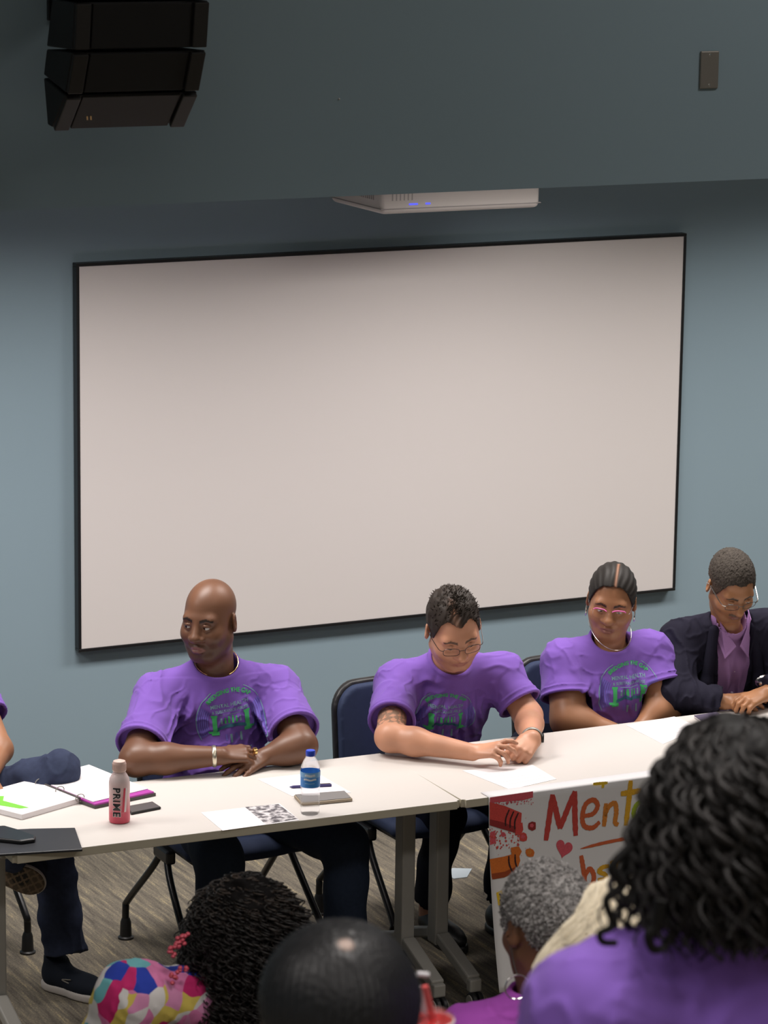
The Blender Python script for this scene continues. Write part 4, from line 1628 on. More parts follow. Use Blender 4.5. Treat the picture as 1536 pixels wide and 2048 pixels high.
# ------------------------------------------------------------------ person 3: pink glasses, hair tied back
def pink_glasses_person():
    R = frame(facing(14), pitch=10)
    S = A(1212, 1318, -1.42)
    JR, JL = A(1130, 1330, -1.40), A(1298, 1310, -1.46)
    ER, WR = A(1138, 1440, -1.50), A(1225, 1462, -1.60)
    EL, WL = A(1330, 1410, -1.56), A(1285, 1452, -1.60)
    root = person_root(S[0], S[1], 'person in a purple T-shirt with pink-topped glasses and dark parted hair')
    H = Head(A(1223, 1203, -1.46), frame(facing(-8), pitch=13, roll=5), (1.0, 1.0, 1.0), jaw=1.10, cheek=1.12, nose=1.18, lips=1.25)
    nb = S + R @ np.array([0, 0.025, 0.085])
    allp = np.array([ER, EL, WR, WL, H.L(0, 0, 0.14), S, H.L(0, 0.13, -0.1)])
    v = Vol(allp.min(0) - 0.16, allp.max(0) + 0.16, 0.0036)
    H.grow(v)
    v.cap(H.L(0, -0.028, -0.04), nb - R[:, 2] * 0.05, 0.055, 0.058, 0.03)
    v.cap(H.L(0, 0.028, -0.098), H.L(0, -0.01, -0.115), 0.030, 0.042, 0.03)
    v.cap(JR, JL, 0.055, k=0.03)
    v.cap(nb - R[:, 2] * 0.07, S - R[:, 2] * 0.10, 0.05, 0.07, 0.03)
    v.chain([JR, ER], [0.070, 0.064], 0.02)
    v.chain([ER, lerp(ER, WR, 0.3), WR], [0.062, 0.052, 0.032], 0.03)
    v.chain([JL, EL], [0.070, 0.062], 0.02)
    v.chain([EL, lerp(EL, WL, 0.35), WL], [0.058, 0.050, 0.032], 0.03)
    up = np.array([0, 0, 1.0])
    hand(v, WR, R[:, 0] * -1 + R[:, 1] * 0.3 - up * 0.2, up, -1, (10, 20, 20), 0.92)
    hand(v, WL, R[:, 0] * 1 + R[:, 1] * 0.3 - up * 0.2, up, 1, (10, 20, 20), 0.92)
    skin_obj('body', v, root, lambda V: H.colours(V, (0.37, 0.170, 0.085), (0.27, 0.11, 0.085), (0.035, 0.018, 0.010)))
    H.eyes(root, gaze=(-8, -18), open_=0.45, iris=(0.02, 0.010, 0.007))

    def disp(q):
        st = np.sin(np.arctan2(q[:, 0], q[:, 2] + 0.02) * 34 + 0.6 * np.sin(q[:, 1] * 60))
        part = np.exp(-((q[:, 0] + 0.010) / 0.006) ** 2) * (q[:, 1] > -0.03)
        return 0.0014 * st - 0.004 * part
    V, Q = H.hair_shell(0.009, [(0, 0.094), (30, 0.090), (48, 0.066), (60, 0.030), (72, -0.005), (84, 0.0), (110, -0.005), (130, -0.05), (180, -0.075)], disp=disp, thick_top=0.004,
                        extra=lambda v: (v.ell(H.L(0, -0.10, 0.045), (0.045, 0.04, 0.045), H.R, 0.02)))
    q = H.loc(V)
    part = np.exp(-((q[:, 0] + 0.010) / 0.0045) ** 2) * (q[:, 1] > -0.03) * np.clip((q[:, 2] - 0.05) / 0.03, 0, 1)
    C = np.array([0.020, 0.017, 0.015]) * (1 - part[:, None]) + np.array([0.26, 0.13, 0.08]) * part[:, None]
    link('hair', np_mesh('hair', V, Q, cols=C), root, attr_mat('black_tied_hair', 0.6, spec=0.3))
    clear = glass_mat('clear_rim', (0.95, 0.86, 0.86), 0.1, 1.2, mix=0.45)
    glasses(H, root, clear, hw=0.026, hh=0.020, rr=0.0018, z=-0.002, mtop=mat('pink_rim', (0.80, 0.16, 0.48), 0.35), rt=0.0016, top_r=0.0019, bar=(32, 148))
    for s in (-1, 1):
        c = H.L(s * 0.083, -0.008, -0.052)
        mb = MB()
        pts = [c + H.R @ np.array([s * 0.004, 0.016 * math.sin(a), 0.018 * math.cos(a)]) for a in np.linspace(0, 2 * math.pi, 25)]
        mb.tube(pts, 0.0022, 6)
        tag(mb.build('hoop_earring', M_SILVER, root, smooth=True), 'small bright hoop earring')
    seg = [((0.10, -0.04), (0.16, -0.11), 0.006, 0.008), ((0.09, -0.07), (0.15, -0.16), 0.006, 0.008), ((0.12, -0.13), (0.19, -0.15), 0.004, 0.008), ((0.085, -0.10), (0.10, -0.21), 0.006, 0.009),
           ((0.06, -0.02), (0.085, -0.12), 0.005, 0.009), ((-0.045, -0.01), (-0.06, -0.16), 0.006, 0.010), ((-0.085, -0.02), (-0.105, -0.16), 0.005, 0.010), ((-0.02, -0.02), (-0.03, -0.12), 0.004, 0.010),
           ((0.13, -0.26), (-0.1, -0.255), 0.006, 0.010), ((0.12, -0.22), (0.06, -0.28), 0.006, 0.010), ((0.19, -0.2), (0.13, -0.27), 0.006, 0.010)]
    v = tee(S, R, JR, JL, ER, EL, nb, 0.60, 0.62, chest=(0.180, 0.145, 0.19), belly=(0.200, 0.155, 0.20), rs=(0.084, 0.096), rn=0.070, by=0.02, seglist=seg, seed=31)
    v2 = v
    collar(v, nb, R[:, 2] * 0.9 + R[:, 1] * 0.36, 0.070)
    sh = link('t_shirt', np_mesh('t_shirt', *v.mesh(1)), root, M_TEE)
    put_logo(sh, A(1256, 1384, -1.55), R, sh, 0.98, rot=0.0)
    ax = nrm(R[:, 2] * 0.62 + R[:, 1] * 0.78)
    mb = MB()
    pts = []
    for i in range(29):
        a = math.radians(-125 + 250 * i / 28)
        pts.append(nb + R[:, 2] * (0.050 - 0.048 * max(0, math.cos(a))) + 0.074 * R[:, 0] * math.sin(a) + R[:, 1] * (0.105 * math.cos(a) - 0.012))
    mb.tube(pts, 0.0012, 6)
    tag(mb.build('necklace', M_SILVER, root, smooth=True), 'thin silver necklace')
    hipc = np.array([1.37, -1.38, 0.54])
    trousers(root, [hipc + [-0.12, 0, 0], hipc + [0.12, 0, 0]], [hipc + [-0.14, -0.40, -0.04], hipc + [0.14, -0.40, -0.04]],
             [np.array([1.12, -1.44, 0.12]), np.array([1.5, -1.70, 0.10])], M_DARKTR, r=(0.10, 0.08, 0.066))
    for a in (np.array([1.12, -1.44, 0]), np.array([1.5, -1.70, 0])):
        shoe(root, a + [0, 0.06, 0], np.array([0.0, -1, 0]), M_BLKP, M_BLKP)
    return H


H3 = pink_glasses_person()


# ------------------------------------------------------------------ person 4: dark suit, lilac shirt
def suit_person():
    R = frame(facing(20), pitch=20)
    S = A(1446, 1278, -1.47)
    JR, JL = A(1362, 1284, -1.45), A(1536, 1262, -1.53)
    ER, WR = A(1352, 1388, -1.58), A(1446, 1404, -1.68)
    EL, WL = A(1572, 1372, -1.62), A(1530, 1388, -1.74)
    root = person_root(S[0], S[1], 'person in a dark navy suit jacket and lilac shirt, short hair, looking down through glasses')
    H = Head(A(1462, 1170, -1.60), frame(facing(20), pitch=36, roll=-4), (0.99, 1.0, 1.0), jaw=1.0, cheek=1.0, nose=1.12, lips=1.0)
    nb = S + R @ np.array([0.01, 0.03, 0.095])
    allp = np.array([ER, EL, WR, WL, H.L(0, 0, 0.14), S, H.L(0, 0.13, -0.1), A(1505, 1400, -1.75)])
    v = Vol(allp.min(0) - 0.14, allp.max(0) + 0.14, 0.0036)
    H.grow(v)
    v.cap(H.L(0, -0.030, -0.04), nb - R[:, 2] * 0.05, 0.052, 0.053, 0.03)
    v.cap(H.L(0, 0.022, -0.095), H.L(0, -0.02, -0.115), 0.026, 0.040, 0.03)
    v.cap(JR, JL, 0.045, k=0.03)
    v.cap(nb - R[:, 2] * 0.07, S - R[:, 2] * 0.10, 0.045, 0.06, 0.03)
    v.chain([JR, ER, WR], [0.05, 0.042, 0.029], 0.02)
    v.chain([JL, EL, WL], [0.05, 0.042, 0.029], 0.02)
    up = np.array([0, 0, 1.0])
    hand(v, WR, A(1500, 1400, -1.72) - WR, up + 0.5 * facing(0), -1, [(6, 14, 12), (10, 18, 14), (14, 22, 16), (18, 24, 16)], 0.98, 0.08, thumb=(0.85, 0.4, -0.3))
    hand(v, WL, A(1490, 1402, -1.76) - WL, up + 0.4 * facing(0), 1, (30, 45, 30), 0.98)

    def cols(V):
        C = H.colours(V, (0.40, 0.185, 0.086), (0.22, 0.09, 0.07), (0.05, 0.03, 0.02), (0.10, 0.06, 0.04), 0.30)
        q = H.loc(V)
        mst = (np.abs(q[:, 0]) < 0.028) * np.clip((0.0075 - np.abs(q[:, 2] + 0.052 + 0.12 * np.abs(q[:, 0]))) / 0.003, 0, 1) * (q[:, 1] > 0.075)
        w = 0.75 * np.clip(mst, 0, 1)[:, None]
        return C * (1 - w) + np.array([0.035, 0.025, 0.02]) * w
    skin_obj('body', v, root, cols)
    H.eyes(root, gaze=(4, -24), open_=0.2, iris=(0.02, 0.010, 0.007))

    def disp(q):
        return 0.0013 * np.random.default_rng(4).normal(size=len(q))
    V, Q = H.hair_shell(0.005, [(0, 0.078), (25, 0.082), (42, 0.070), (52, 0.045), (62, 0.005), (76, -0.025), (84, 0.02), (112, 0.015), (130, -0.05), (180, -0.07)], disp=disp)
    g = np.random.default_rng(2).random((len(V), 1))
    q = H.loc(V)
    fade = np.clip((0.06 - q[:, 2]) / 0.07, 0, 1)[:, None]
    C = np.array([0.030, 0.024, 0.020]) * (1 - g) + np.array([0.085, 0.072, 0.060]) * g
    C = C * (1 - 0.45 * fade) + np.array([0.17, 0.095, 0.06]) * 0.45 * fade
    link('hair', np_mesh('hair', V, Q, cols=C), root, attr_mat('cropped_hair', 0.8, spec=0.2))
    glasses(H, root, mat('fine_rim', (0.10, 0.09, 0.09), 0.3, metal=0.6), hw=0.025, hh=0.014, rr=0.0010, mtemple=M_SILVER, rt=0.0022)
    # lilac shirt
    P = lambda x, y, z: S + R @ np.array([x, y, z])
    M_LIL = mat('lilac_cotton', (0.36, 0.195, 0.42), 0.7, spec=0.25, bump=(900, 0.2, 0.0005))
    lo, hi = np.minimum(JR, JL) - 0.5, np.maximum(JR, JL) + 0.22
    v = Vol(lo, hi, 0.0045)
    v.cap(P(0.10, 0, -0.03), P(-0.10, 0, -0.03), 0.07, k=0)
    v.ell(P(0, 0.025, -0.13), (0.145, 0.115, 0.18), R, 0.05)
    v.ell(P(0, 0.02, -0.33), (0.145, 0.130, 0.18), R, 0.06)
    v.cap(nb - R[:, 2] * 0.02, nb + R[:, 2] * 0.012, 0.066, 0.064, 0.03)
    folds(v, S, R, [((0.02, -0.02), (0.03, -0.2), 0.004, 0.008), ((-0.02, -0.06), (-0.045, -0.22), 0.005, 0.009), ((0.0, -0.02), (0.0, -0.34), 0.004, 0.010), ((0.04, -0.2), (-0.03, -0.3), 0.005, 0.01)])
    v.displace(lambda Q: 0.003 * sines(Q, 44, 45), 0.03)
    v.cap(nb - R[:, 2] * 0.01, nb + R[:, 2] * 0.14 + R[:, 1] * 0.05, 0.058, 0.064, k=0.003, op='sub')
    sh = link('dress_shirt', np_mesh('dress_shirt', *v.mesh(1)), root, M_LIL)
    for s in (-1, 1):                                        # collar leaves
        mb = MB()
        q = [P(s * 0.060, 0.060, 0.120), P(s * 0.068, 0.01, 0.130), P(s * 0.074, 0.04, 0.090), P(s * 0.044, 0.125, 0.000), P(s * 0.006, 0.118, 0.045)]
        n = nrm(np.cross(q[1] - q[0], q[3] - q[0]))
        if n @ R[:, 1] < 0:
            n = -n
        mb.prism(q, n * 0.0, n * 0.004)
        mb.build('collar', M_LIL, sh, bevel=0.001)
    # jacket
    M_JAC = mat('navy_wool', (0.016, 0.015, 0.028), 0.85, spec=0.15, noise=(300, 0.2), bump=(700, 0.25, 0.0006))
    pts = np.array([JR, JL, ER, EL, WR, WL, P(0.2, 0.2, -0.5), P(-0.2, -0.2, -0.5), P(0, 0.2, 0.1)])
    v = Vol(pts.min(0) - 0.11, pts.max(0) + 0.11, 0.0042)
    v.cap(JR, JL, 0.066, k=0)
    v.ell(P(0, 0.01, -0.13), (0.185, 0.130, 0.20), R, 0.05)
    v.ell(P(0, 0.0, -0.35), (0.180, 0.145, 0.22), R, 0.06)
    for J, sd in ((JR, 1), (JL, -1)):
        v.cap(nb + R[:, 0] * sd * 0.035 - R[:, 2] * 0.022 - R[:, 1] * 0.02, J + R[:, 2] * 0.012, 0.054, 0.066, 0.045)
    for J, E, Wq in ((JR, ER, WR), (JL, EL, WL)):
        d = nrm(Wq - E)
        We = lerp(E, Wq, 0.93)
        v.cap(J, E, 0.074, 0.064, 0.04)
        v.cap(E, We + d * 0.05, 0.064, 0.048, 0.03, cut=[(We, d)])
    v.displace(lambda Q: 0.004 * creases((Q - S) @ R, 51), 0.03)
    folds(v, S, R, [((0.11, -0.05), (0.17, -0.2), 0.007, 0.011), ((0.15, -0.03), (0.2, -0.17), 0.006, 0.011), ((0.10, -0.14), (0.13, -0.3), 0.006, 0.012)])
    # open front
    X, Y, Z = np.meshgrid(*v.ax, indexing='ij')
    L = (np.stack([X, Y, Z], -1).reshape(-1, 3) - S) @ R
    halfw = np.interp(L[:, 2], [-0.42, -0.22, 0.0, 0.08, 0.14], [0.045, 0.050, 0.062, 0.070, 0.074])
    op = np.maximum(np.abs(L[:, 0]) - halfw, 0.0 - (L[:, 1] - 0.01)).reshape(v.F.shape).astype(np.float32)
    v.F = np.maximum(v.F, -op)
    v.cap(nb - R[:, 2] * 0.01, nb + R[:, 2] * 0.14 + R[:, 1] * 0.05, 0.072, 0.080, k=0.003, op='sub')
    jk = link('suit_jacket', np_mesh('suit_jacket', *v.mesh(1)), root, M_JAC)
    for s in (-1, 1):                                        # lapels
        lv = Vol(S - 0.40, S + 0.25, 0.005)
        a, b, c2 = P(s * 0.080, 0.060, 0.085), P(s * 0.105, 0.130, -0.10), P(s * 0.058, 0.150, -0.30)
        lv.chain([a, b, c2], [0.020, 0.024, 0.012], 0.02)
        link('lapel', np_mesh('lapel', *lv.mesh(2)), jk, M_JAC)
    mb = MB()
    for z in (-0.05, -0.13, -0.21, -0.29):
        pass
    for i, z in enumerate((-0.06, -0.14, -0.22)):
        mb = MB()
        c = P(0.0, 0.146 - 0.02 * (i == 0), z)
        mb.lathe(c, [(0.0055, -0.004), (0.0055, 0.002), (0.004, 0.003)], 14, R=np.stack([R[:, 0], R[:, 2], R[:, 1]], 1))
        mb.build('shirt_button', mat('pearl_button', (0.62, 0.5, 0.66), 0.3), sh, smooth=True)
    wt = cuff_ring('wristwatch', A(1530, 1362, -1.66), R[:, 0] * 0.3 + np.array([0, 0, 1.0]), 0.030, 0.007, M_SILVER, root, 'chunky silver watch band', 1.6)
    hipc = np.array([2.04, -1.38, 0.54])
    trousers(root, [hipc + [-0.10, 0, 0], hipc + [0.10, 0, 0]], [hipc + [-0.12, -0.42, -0.04], hipc + [0.12, -0.42, -0.04]],
             [hipc + [-0.12, -0.35, -0.44], hipc + [0.12, -0.35, -0.44]], M_DARKTR)
    for s in (-0.12, 0.12):
        shoe(root, hipc + [s, -0.29, 0], np.array([0.0, -1, 0]), M_BLKP, M_BLKP)


suit_person()
# ------------------------------------------------------------------ things on the tables
def poly_top(pts, z):
    return [T(x, y, z) for x, y in pts]


def slab(name, pts, z0, z1, m, parent=None, bevel=0.001):
    """flat thing lying at height z0..z1, its top outline seen at pts"""
    P = poly_top(pts, z1)
    mb = MB()
    mb.prism(P, np.array([0, 0, z0 - z1]), np.array([0, 0, 0.0]))
    return mb.build(name, m, parent, bevel=bevel)


TT = TZ + 0.0004


def centre(pts, z):
    return np.mean(poly_top(pts, z), 0)


# open ring binder
lp = [(-46, 1588), (64, 1558), (158, 1596), (44, 1629), (-46, 1606)]
rp = [(70, 1557), (178, 1529), (296, 1577), (186, 1603)]
cv = [(60, 1566), (178, 1540), (312, 1586), (190, 1612)]
bd = empty('ring_binder', centre(lp, TZ), 'open binder with white pages, magenta cover and green page stripe at the left table end', 'binder')
M_MAG = mat('magenta_cover', (0.42, 0.05, 0.36), 0.45)
M_BIND = mat('binder_grey', (0.07, 0.065, 0.06), 0.5)
slab('cover', cv, TT, TT + 0.010, M_BIND, bd)
slab('inner_cover', [(66, 1561), (178, 1536), (308, 1583), (190, 1608)], TT + 0.010, TT + 0.016, M_MAG, bd)
slab('page_stack', rp, TT + 0.016, TT + 0.019, M_PAPER, bd, 0.0005)
slab('page_stack', lp, TT, TT + 0.018, M_PAPER, bd, 0.0015)
tag(slab('page_stripe', [(-40, 1592), (8, 1592), (6, 1601), (58, 1615), (40, 1617), (-40, 1604)], TT + 0.018, TT + 0.0186, mat('green_ink', (0.18, 0.55, 0.05), 0.6), bd, 0), 'green printed stripe')
for i in range(3):
    t = 0.12 + 0.36 * i
    c = T(66 + 112 * t, 1560 + 43 * t, TT + 0.02)
    d = nrm(T(178, 1603, TT) - T(66, 1560, TT))
    side = np.array([-d[1], d[0], 0])
    mb = MB()
    mb.tube([c + side * 0.017 * math.cos(a) + np.array([0, 0, 0.013 * math.sin(a)]) for a in np.linspace(0, 2 * math.pi, 19)], 0.0017, 6)
    tag(mb.build('ring', M_STEEL, bd, smooth=True), 'steel binder ring')
a, b = T(66, 1559, TT + 0.019), T(160, 1597, TT + 0.019)
mb = MB()
mb.tube([a, b], 0.0035, 8)
mb.build('spine', M_BIND, bd, smooth=True)

# pink sports-drink bottle
pb = T(239, 1643, TZ)
bt = empty('drink_bottle', pb, 'pink and white drink bottle with vertical black lettering, in front of the binder', 'bottle')
H_ = 0.205


def drink_mat():
    m = mat('pink_bottle', (0.7, 0.3, 0.3), 0.32, spec=0.5)
    nt = m.node_tree
    tc = nt.nodes.new('ShaderNodeTexCoord')
    sx = nt.nodes.new('ShaderNodeSeparateXYZ')
    nt.links.new(tc.outputs['Object'], sx.inputs[0])
    mr = nt.nodes.new('ShaderNodeMapRange')
    mr.inputs['From Min'].default_value = TZ
    mr.inputs['From Max'].default_value = TZ + H_
    nt.links.new(sx.outputs[2], mr.inputs['Value'])
    cr = nt.nodes.new('ShaderNodeValToRGB')
    e = cr.color_ramp.elements
    e[0].position, e[0].color = 0.0, (0.62, 0.06, 0.11, 1)
    e[1].position, e[1].color = 1.0, (0.66, 0.47, 0.42, 1)
    for p, c in ((0.16, (0.66, 0.09, 0.14, 1)), (0.30, (0.70, 0.30, 0.32, 1)), (0.52, (0.72, 0.50, 0.49, 1)), (0.70, (0.66, 0.54, 0.53, 1))):
        x = e.new(p)
        x.color = c
    nt.links.new(mr.outputs[0], cr.inputs[0])
    nt.links.new(cr.outputs[0], nt.nodes['Principled BSDF'].inputs['Base Color'])
    return m


mb = MB()
mb.lathe(pb, [(0.027, 0.0), (0.032, 0.002), (0.0335, 0.008), (0.0335, 0.070), (0.0322, 0.085), (0.0335, 0.100), (0.0335, 0.128), (0.031, 0.143), (0.024, 0.156), (0.019, 0.163), (0.019, 0.170)], 40)
bb = mb.build('bottle_body', drink_mat(), bt, smooth=True)
mb = MB()
mb.lathe(pb, [(0.0205, 0.166), (0.0215, 0.168), (0.0215, 0.192), (0.019, 0.199), (0.008, 0.203)], 36)
for k in range(30):
    a = 2 * math.pi * k / 30
    mb.box(pb + np.array([0.0215 * math.cos(a), 0.0215 * math.sin(a), 0.181]), (0.0016, 0.0016, 0.020), np.array([[math.cos(a), -math.sin(a), 0], [math.sin(a), math.cos(a), 0], [0, 0, 1]]))
mb.build('bottle_cap', mat('blush_cap', (0.70, 0.50, 0.44), 0.45), bt, smooth=True)


def wrap(V2, F, c, r, ang0, z0, name, m, parent, off=0.0006):
    """flat lettering wound on an upright cylinder; ang0 = where it faces"""
    V = []
    for x, y in V2:
        a = ang0 + x / r
        V.append(c + np.array([(r + off) * math.cos(a), (r + off) * math.sin(a), z0 + y]))
    return link(name, np_mesh(name, V, F), parent, m)


cam_ang = math.atan2(CAM[1] - pb[1], CAM[0] - pb[0])
V2, F2 = text_mesh('PRIME', 0.0325, offset=0.0005, spacing=1.12)
Vr = np.stack([V2[:, 1], -V2[:, 0] * 1.02], 1)              # reads downwards
wrap(Vr, F2, pb, 0.0335, cam_ang - 0.30, 0.073, 'lettering', mat('bottle_black', (0.012, 0.010, 0.012), 0.4), bb, 0.0022)
V2, F2 = text_mesh('PRIME', 0.0325, offset=0.0022, spacing=1.12)
Vr = np.stack([V2[:, 1], -V2[:, 0] * 1.02], 1)
wrap(Vr, F2, pb, 0.0335, cam_ang - 0.30, 0.073, 'lettering_outline', mat('bottle_white', (0.75, 0.68, 0.68), 0.4), bb, 0.0007)
for k, (mm, x0) in enumerate(((mat('bottle_red', (0.62, 0.06, 0.10), 0.4), 0.004), (mat('bottle_white2', (0.78, 0.68, 0.68), 0.4), 0.011))):
    q = np.array([(x0, 0.040), (x0 + 0.006, 0.118), (x0 + 0.012, 0.118), (x0 + 0.007, 0.040)])
    P, F = [], []
    for i in range(9):
        t = i / 8
        P += [tuple(q[0] * (1 - t) + q[1] * t), tuple(q[3] * (1 - t) + q[2] * t)]
    F = [[2 * i, 2 * i + 1, 2 * i + 3, 2 * i + 2] for i in range(8)]
    wrap(np.array(P), F, pb, 0.0335, cam_ang + 0.12, 0.0, 'label_slash', mm, bb, 0.0008)


def phone(name, pts, z0, th, m_face, m_edge, label, cat='phone'):
    P = poly_top(pts, z0 + th)
    c = np.mean(P, 0)
    root = empty(name, (c[0], c[1], z0), label, cat)
    mb = MB()
    mb.prism(P, np.array([0, 0, -th]), np.array([0, 0, -0.001]))
    o = mb.build('case', m_edge, root, bevel=0.004)
    mb = MB()
    Q = [c + (p - c) * 0.94 for p in P]
    mb.prism(Q, np.array([0, 0, -0.002]), np.array([0, 0, 0.0]))
    mb.build('screen', m_face, root, bevel=0.0008)
    return root


M_SCR = mat('dark_screen', (0.035, 0.033, 0.033), 0.18, spec=0.6)
phone('smartphone', [(252, 1612), (306, 1602), (323, 1613), (262, 1625)], TT, 0.009, mat('grey_screen', (0.10, 0.095, 0.09), 0.3), M_BLKP, 'dark phone lying just right of the pink drink bottle')
# black folder at the table corner with a black case on top
fp = [(-44, 1662), (60, 1657), (150, 1655), (165, 1698), (-44, 1711)]
fo = empty('folder', centre(fp, TT), 'black flat folder on the left front corner of the table', 'folder')
slab('cover', fp, TT, TT + 0.008, mat('black_leatherette', (0.020, 0.022, 0.027), 0.42, bump=(500, 0.3, 0.0006)), fo, 0.002)
slab('inner_page', [(x, y + 3) for x, y in [(-44, 1668), (60, 1662), (146, 1660), (158, 1694), (-44, 1706)]], TT + 0.0001, TT + 0.004, M_PAPER, fo, 0)
phone('smartphone', [(-44, 1653), (8, 1650), (40, 1659), (72, 1671), (70, 1677), (42, 1681), (-44, 1672)], TT + 0.0085, 0.013, mat('black_gloss', (0.012, 0.013, 0.015), 0.2), M_BLKP, 'black phone lying on the black folder at the table corner')

# flyer with a printed picture
fl = empty('flyer', centre([(402, 1625), (559, 1607), (599, 1639), (445, 1660)], TT), 'white flyer with a grey printed picture near the front table edge', 'paper')
slab('sheet', [(402, 1625), (559, 1607), (599, 1640), (445, 1661)], TT, TT + 0.0008, M_PAPER, fl, 0)


def print_mat():
    m = mat('grey_print', (0.5, 0.5, 0.5), 0.7, spec=0.15)
    nt = m.node_tree
    tc = nt.nodes.new('ShaderNodeTexCoord')
    n = nt.nodes.new('ShaderNodeTexNoise')
    n.inputs['Scale'].default_value = 42
    n.inputs['Detail'].default_value = 5
    nt.links.new(tc.outputs['Object'], n.inputs['Vector'])
    cr = nt.nodes.new('ShaderNodeValToRGB')
    cr.color_ramp.elements[0].position, cr.color_ramp.elements[0].color = 0.42, (0.11, 0.10, 0.11, 1)
    cr.color_ramp.elements[1].position, cr.color_ramp.elements[1].color = 0.60, (0.66, 0.63, 0.64, 1)
    nt.links.new(n.outputs['Fac'], cr.inputs[0])
    nt.links.new(cr.outputs[0], nt.nodes['Principled BSDF'].inputs['Base Color'])
    return m


tag(slab('printed_picture', [(490, 1614), (557, 1608), (596, 1638), (531, 1648)], TT + 0.0008, TT + 0.0011, print_mat(), fl, 0), 'grey mottled printed picture')


def sheet(pts, label, lines=None, z=TT):
    c = centre(pts, z)
    r = empty('paper_sheet', c, label, 'paper', 'white paper sheets on the tables')
    slab('sheet', pts, z, z + 0.0007, M_PAPER, r, 0)
    if lines:
        P = [np.array(p, float) for p in pts]
        for i in range(lines):
            t = 0.25 + 0.55 * i / max(1, lines - 1)
            a, b = lerp(P[0], P[3], t), lerp(P[1], P[2], t)
            u0, u1 = 0.12, 0.88 - 0.22 * (i % 3 == 2)
            q = [lerp(a, b, u0), lerp(a, b, u1), lerp(a, b, u1) + [0.4, 0.8], lerp(a, b, u0) + [0.4, 0.8]]
            slab('text_line', q, z + 0.0007, z + 0.0009, M_INK, r, 0)
    return r


M_INK = mat('pale_ink', (0.62, 0.60, 0.63), 0.7)
sheet([(515, 1558), (632, 1545), (702, 1585), (584, 1592)], 'white paper sheet behind the water bottle, pen on it')
sheet([(925, 1541), (1064, 1529), (1113, 1558), (1020, 1579)], 'white printed sheet under the hands of the person using the phone', 5)
sheet([(1252, 1450), (1349, 1433), (1402, 1456), (1326, 1488)], 'white printed sheet in front of the person with pink glasses', 5)
nb_ = [(588, 1590), (690, 1582), (705, 1597), (604, 1607)]
r = empty('notebook', centre(nb_, TT), 'small grey-brown notebook behind the water bottle', 'notebook')
slab('pages', nb_, TT + 0.0008, TT + 0.010, mat('tan_page_edge', (0.36, 0.29, 0.21), 0.7), r, 0.001)
slab('cover', [(590, 1588.5), (689, 1581), (702, 1595), (605, 1604.5)], TT + 0.010, TT + 0.012, mat('grey_cover', (0.20, 0.19, 0.185), 0.5), r, 0.0008)
nb_ = [(1388, 1431), (1433, 1424), (1464, 1442), (1417, 1452)]
r = empty('notebook', centre(nb_, TT), 'small dark purple-grey notebook at the right, beside the printed sheet', 'notebook')
slab('pages', nb_, TT, TT + 0.008, M_PAPER, r, 0.001)
slab('cover', [(x, y - 0.5) for x, y in nb_], TT + 0.008, TT + 0.0105, mat('plum_cover', (0.085, 0.070, 0.115), 0.5), r, 0.0008)
# pen
a, b = T(579, 1574, TT + 0.0055), T(663, 1570, TT + 0.0055)
pn = empty('pen', (a + b) / 2, 'dark purple pen on the white sheet behind the water bottle', 'pen')
d = nrm(b - a)
mb = MB()
mb.tube([a, a + d * 0.012, b - d * 0.004, b], [0.0012, 0.0050, 0.0052, 0.0042], 12)
mb.build('barrel', mat('purple_barrel', (0.045, 0.035, 0.15), 0.35), pn, smooth=True)
mb = MB()
mb.box(b - d * 0.022 + np.array([0, 0, 0.0062]), (0.036, 0.003, 0.0014), np.stack([d, np.cross([0, 0, 1.0], d), [0, 0, 1.0]], 1))
mb.build('clip', M_STEEL, pn)

# water bottle
wp = T(620, 1627, TZ)
wb_ = empty('water_bottle', wp, 'clear plastic water bottle with blue label and blue cap', 'bottle')
M_PET = glass_mat('clear_pet', (0.96, 0.97, 1.0), 0.03, 1.12, mix=0.55)
prof = [(0.026, 0.0), (0.030, 0.003), (0.0315, 0.010)]
for i in range(14):
    z = 0.014 + 0.0065 * i
    prof.append((0.0315 - 0.0016 * (i % 2), z))
prof += [(0.0310, 0.112), (0.0312, 0.146), (0.0295, 0.157), (0.024, 0.172), (0.0165, 0.186), (0.0132, 0.192), (0.0130, 0.198)]
mb = MB()
mb.lathe(wp, prof, 40)
body = mb.build('bottle_body', M_PET, wb_, smooth=True)
mb = MB()
mb.lathe(wp, [(0.0318, 0.093), (0.0318, 0.143)], 44, cap=False)
M_LBL = mat('blue_label', (0.05, 0.27, 0.72), 0.4)
lb = mb.build('label', M_LBL, wb_, smooth=True)
cam_ang = math.atan2(CAM[1] - wp[1], CAM[0] - wp[0])


def label_band(z0, z1, x0, x1, m, wob=0.0, name='label_mark'):
    P = []
    n = 16
    for i in range(n + 1):
        t = i / n
        w = wob * math.sin(t * 9)
        P += [(x0 + (x1 - x0) * t, z0 + w), (x0 + (x1 - x0) * t, z1 + w)]
    wrap(np.array(P), [[2 * i, 2 * i + 1, 2 * i + 3, 2 * i + 2] for i in range(n)], wp, 0.0318, cam_ang, 0.0, name, m, lb, 0.0006)


